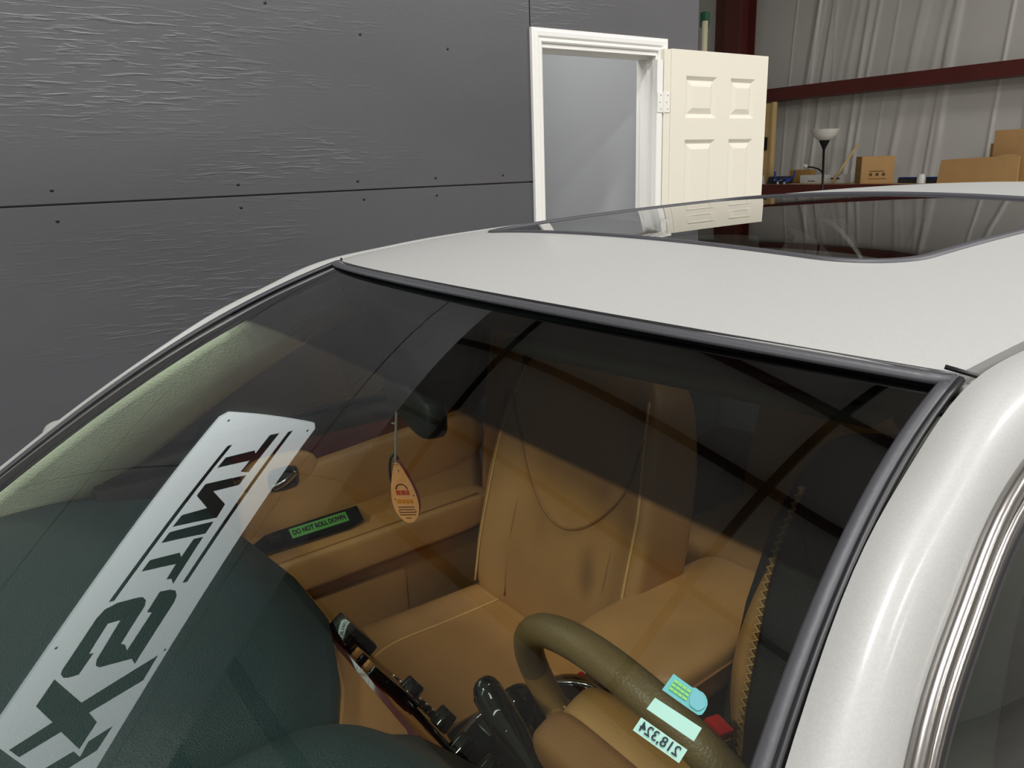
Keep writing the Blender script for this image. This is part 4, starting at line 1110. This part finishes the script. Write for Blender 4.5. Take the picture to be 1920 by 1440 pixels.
T3 = [on_glass(Q3, .5-(v.x-(max(xs)+min(xs))/2)/wx*.84, .52-(v.y-(max(ys_)+min(ys_))/2)/hy*.80, -.0012) for v in Vt]
V, F, fmx = join(glass_poly(Q3, [(0, 0), (1, 0), (1, 1), (0, 1)], -.0020), (T3, Ft))
obj('mileage_sticker', V, F, ['sticker_aqua', 'ink_navy'], ws, smooth=False, fm=fmx, label='pale aqua oil change sticker with 218,324 showing mirrored')

# ----- air freshener hanging from the mirror (a thing of its own)
hx, hy = -.213, .497
af = thing('hanging_tag', (hx, hy, 1.01), 'orange teardrop air freshener card hanging on a cord from the rear view mirror', 'air freshener')
tube('cord', cat_rom([(-.175, .50, 1.255), (-.200, .50, 1.20), (hx+.004, hy, 1.13), (hx, hy, 1.112)], 6), .0020, 'cord_grey', af, 6)
tube('cord_knot', [(-.204, .498, 1.176), (-.213, .496, 1.175)], .0014, 'cord_grey', af, 5)
# card plane: mostly seen edge-turned; width direction and up
cw = Vector((.62, .78, 0)).normalized(); cup = Vector((0, 0, 1)); cn = cw.cross(cup)
prof = [(0, 0), (-.004, -.004)]
tear = []
for k in range(41):
    t = k/40; a = math.pi*t
    z = -.106*(1-math.cos(a))/2; w_ = .0195*math.sin(a)**1.0*(.35+.65*smooth(0, .8, t))*1.25
    tear.append((w_, z))
poly = [(w_, z) for w_, z in tear]+[(-w_, z) for w_, z in tear[::-1][1:-1]]
tp = Vector((hx+.002, hy, 1.112))
tilt = Vector((.06, .0, 0))
def cardpt(a, b, off=0): return tp+cw*(a-b*.14)+cup*b+cn*off
# two cards, front orange, rear pink, slightly apart
V, F = prismVF(poly, (0, 0, 0), (1, 0, 0), (0, 1, 0), .0012)
front_ = [cardpt(v.x, v.y, v.z) for v in V]
obj('scent_card', front_, F, 'tag_orange', af, smooth=False)
obj('scent_card', [cardpt(v.x*1.0, v.y*.97, v.z)-cn*(.004)*(1 if cn.dot(Vector((.8, -.5, .3))) > 0 else -1)+Vector((-.002, .004, 0)) for v in V], F, 'tag_edge_pink', af, smooth=False)
sgn = 1 if cn.dot(Vector((.8, -.5, .3))) > 0 else -1
def on_card(polys, m, nm='print'):
    parts = [prismVF(p, (0, 0, 0), (1, 0, 0), (0, 1, 0), .0001) for p in polys]
    V, F, _ = join(*parts); obj(nm, [cardpt(v.x, v.y, v.z+(.0004 if sgn > 0 else -.0017)) for v in V], F, m, af, smooth=False)
def bar(x0, x1, z, h, sl=.0): return [(x0, z), (x1, z+sl), (x1, z+sl+h), (x0, z+h)]
on_card([[(.010*math.cos(R(a))*r-.001, -.048+.010*math.sin(R(a))*r) for r, rng in ((1, range(0, 181, 20)), (.8, range(180, -1, -20))) for a in rng]], 'ink_maroon')
on_card([bar(-.011, -.004, -.0575, .008), bar(-.003, .004, -.0575, .008), bar(.005, .010, -.0575, .008)], 'ink_red')
on_card([bar(-.013, -.006, -.072, .007), bar(-.005, .001, -.072, .007), bar(.002, .007, -.072, .007), bar(.008, .013, -.072, .007)], 'ink_orange')
on_card([bar(-.013, .013, -.079-.0045*k, .0016) for k in range(4)]+[bar(-.016, -.0145, -.066, .003), bar(.015, .0165, -.06, .003), bar(-.013, -.0115, -.088, .003), bar(.0, .0012, -.018, .004), bar(.013, .0145, -.088, .003), bar(-.004, .004, -.098, .0015)], 'ink_maroon')
# small clip hanging beside it
tube('clip', [Vector((hx-.012, hy+.004, 1.088))+Vector((.0, .0, 0))+Vector((.62*.0085*math.cos(2*math.pi*k/24), .78*.0085*math.cos(2*math.pi*k/24), .030*math.sin(2*math.pi*k/24))) for k in range(24)], .0024, 'gloss_black', af, 8, closed=True)
tube('ring', [Vector((hx+.003, hy-.002, 1.1115))+Vector((.005*math.cos(2*math.pi*k/16), .003*math.sin(2*math.pi*k/16), .0015*math.sin(2*math.pi*k/16))) for k in range(16)], .0009, 'chrome', af, 6, closed=True)
for o in bpy.data.objects:
    if o.parent is not None:
        for key in ('category',):
            if key in o: del o[key]
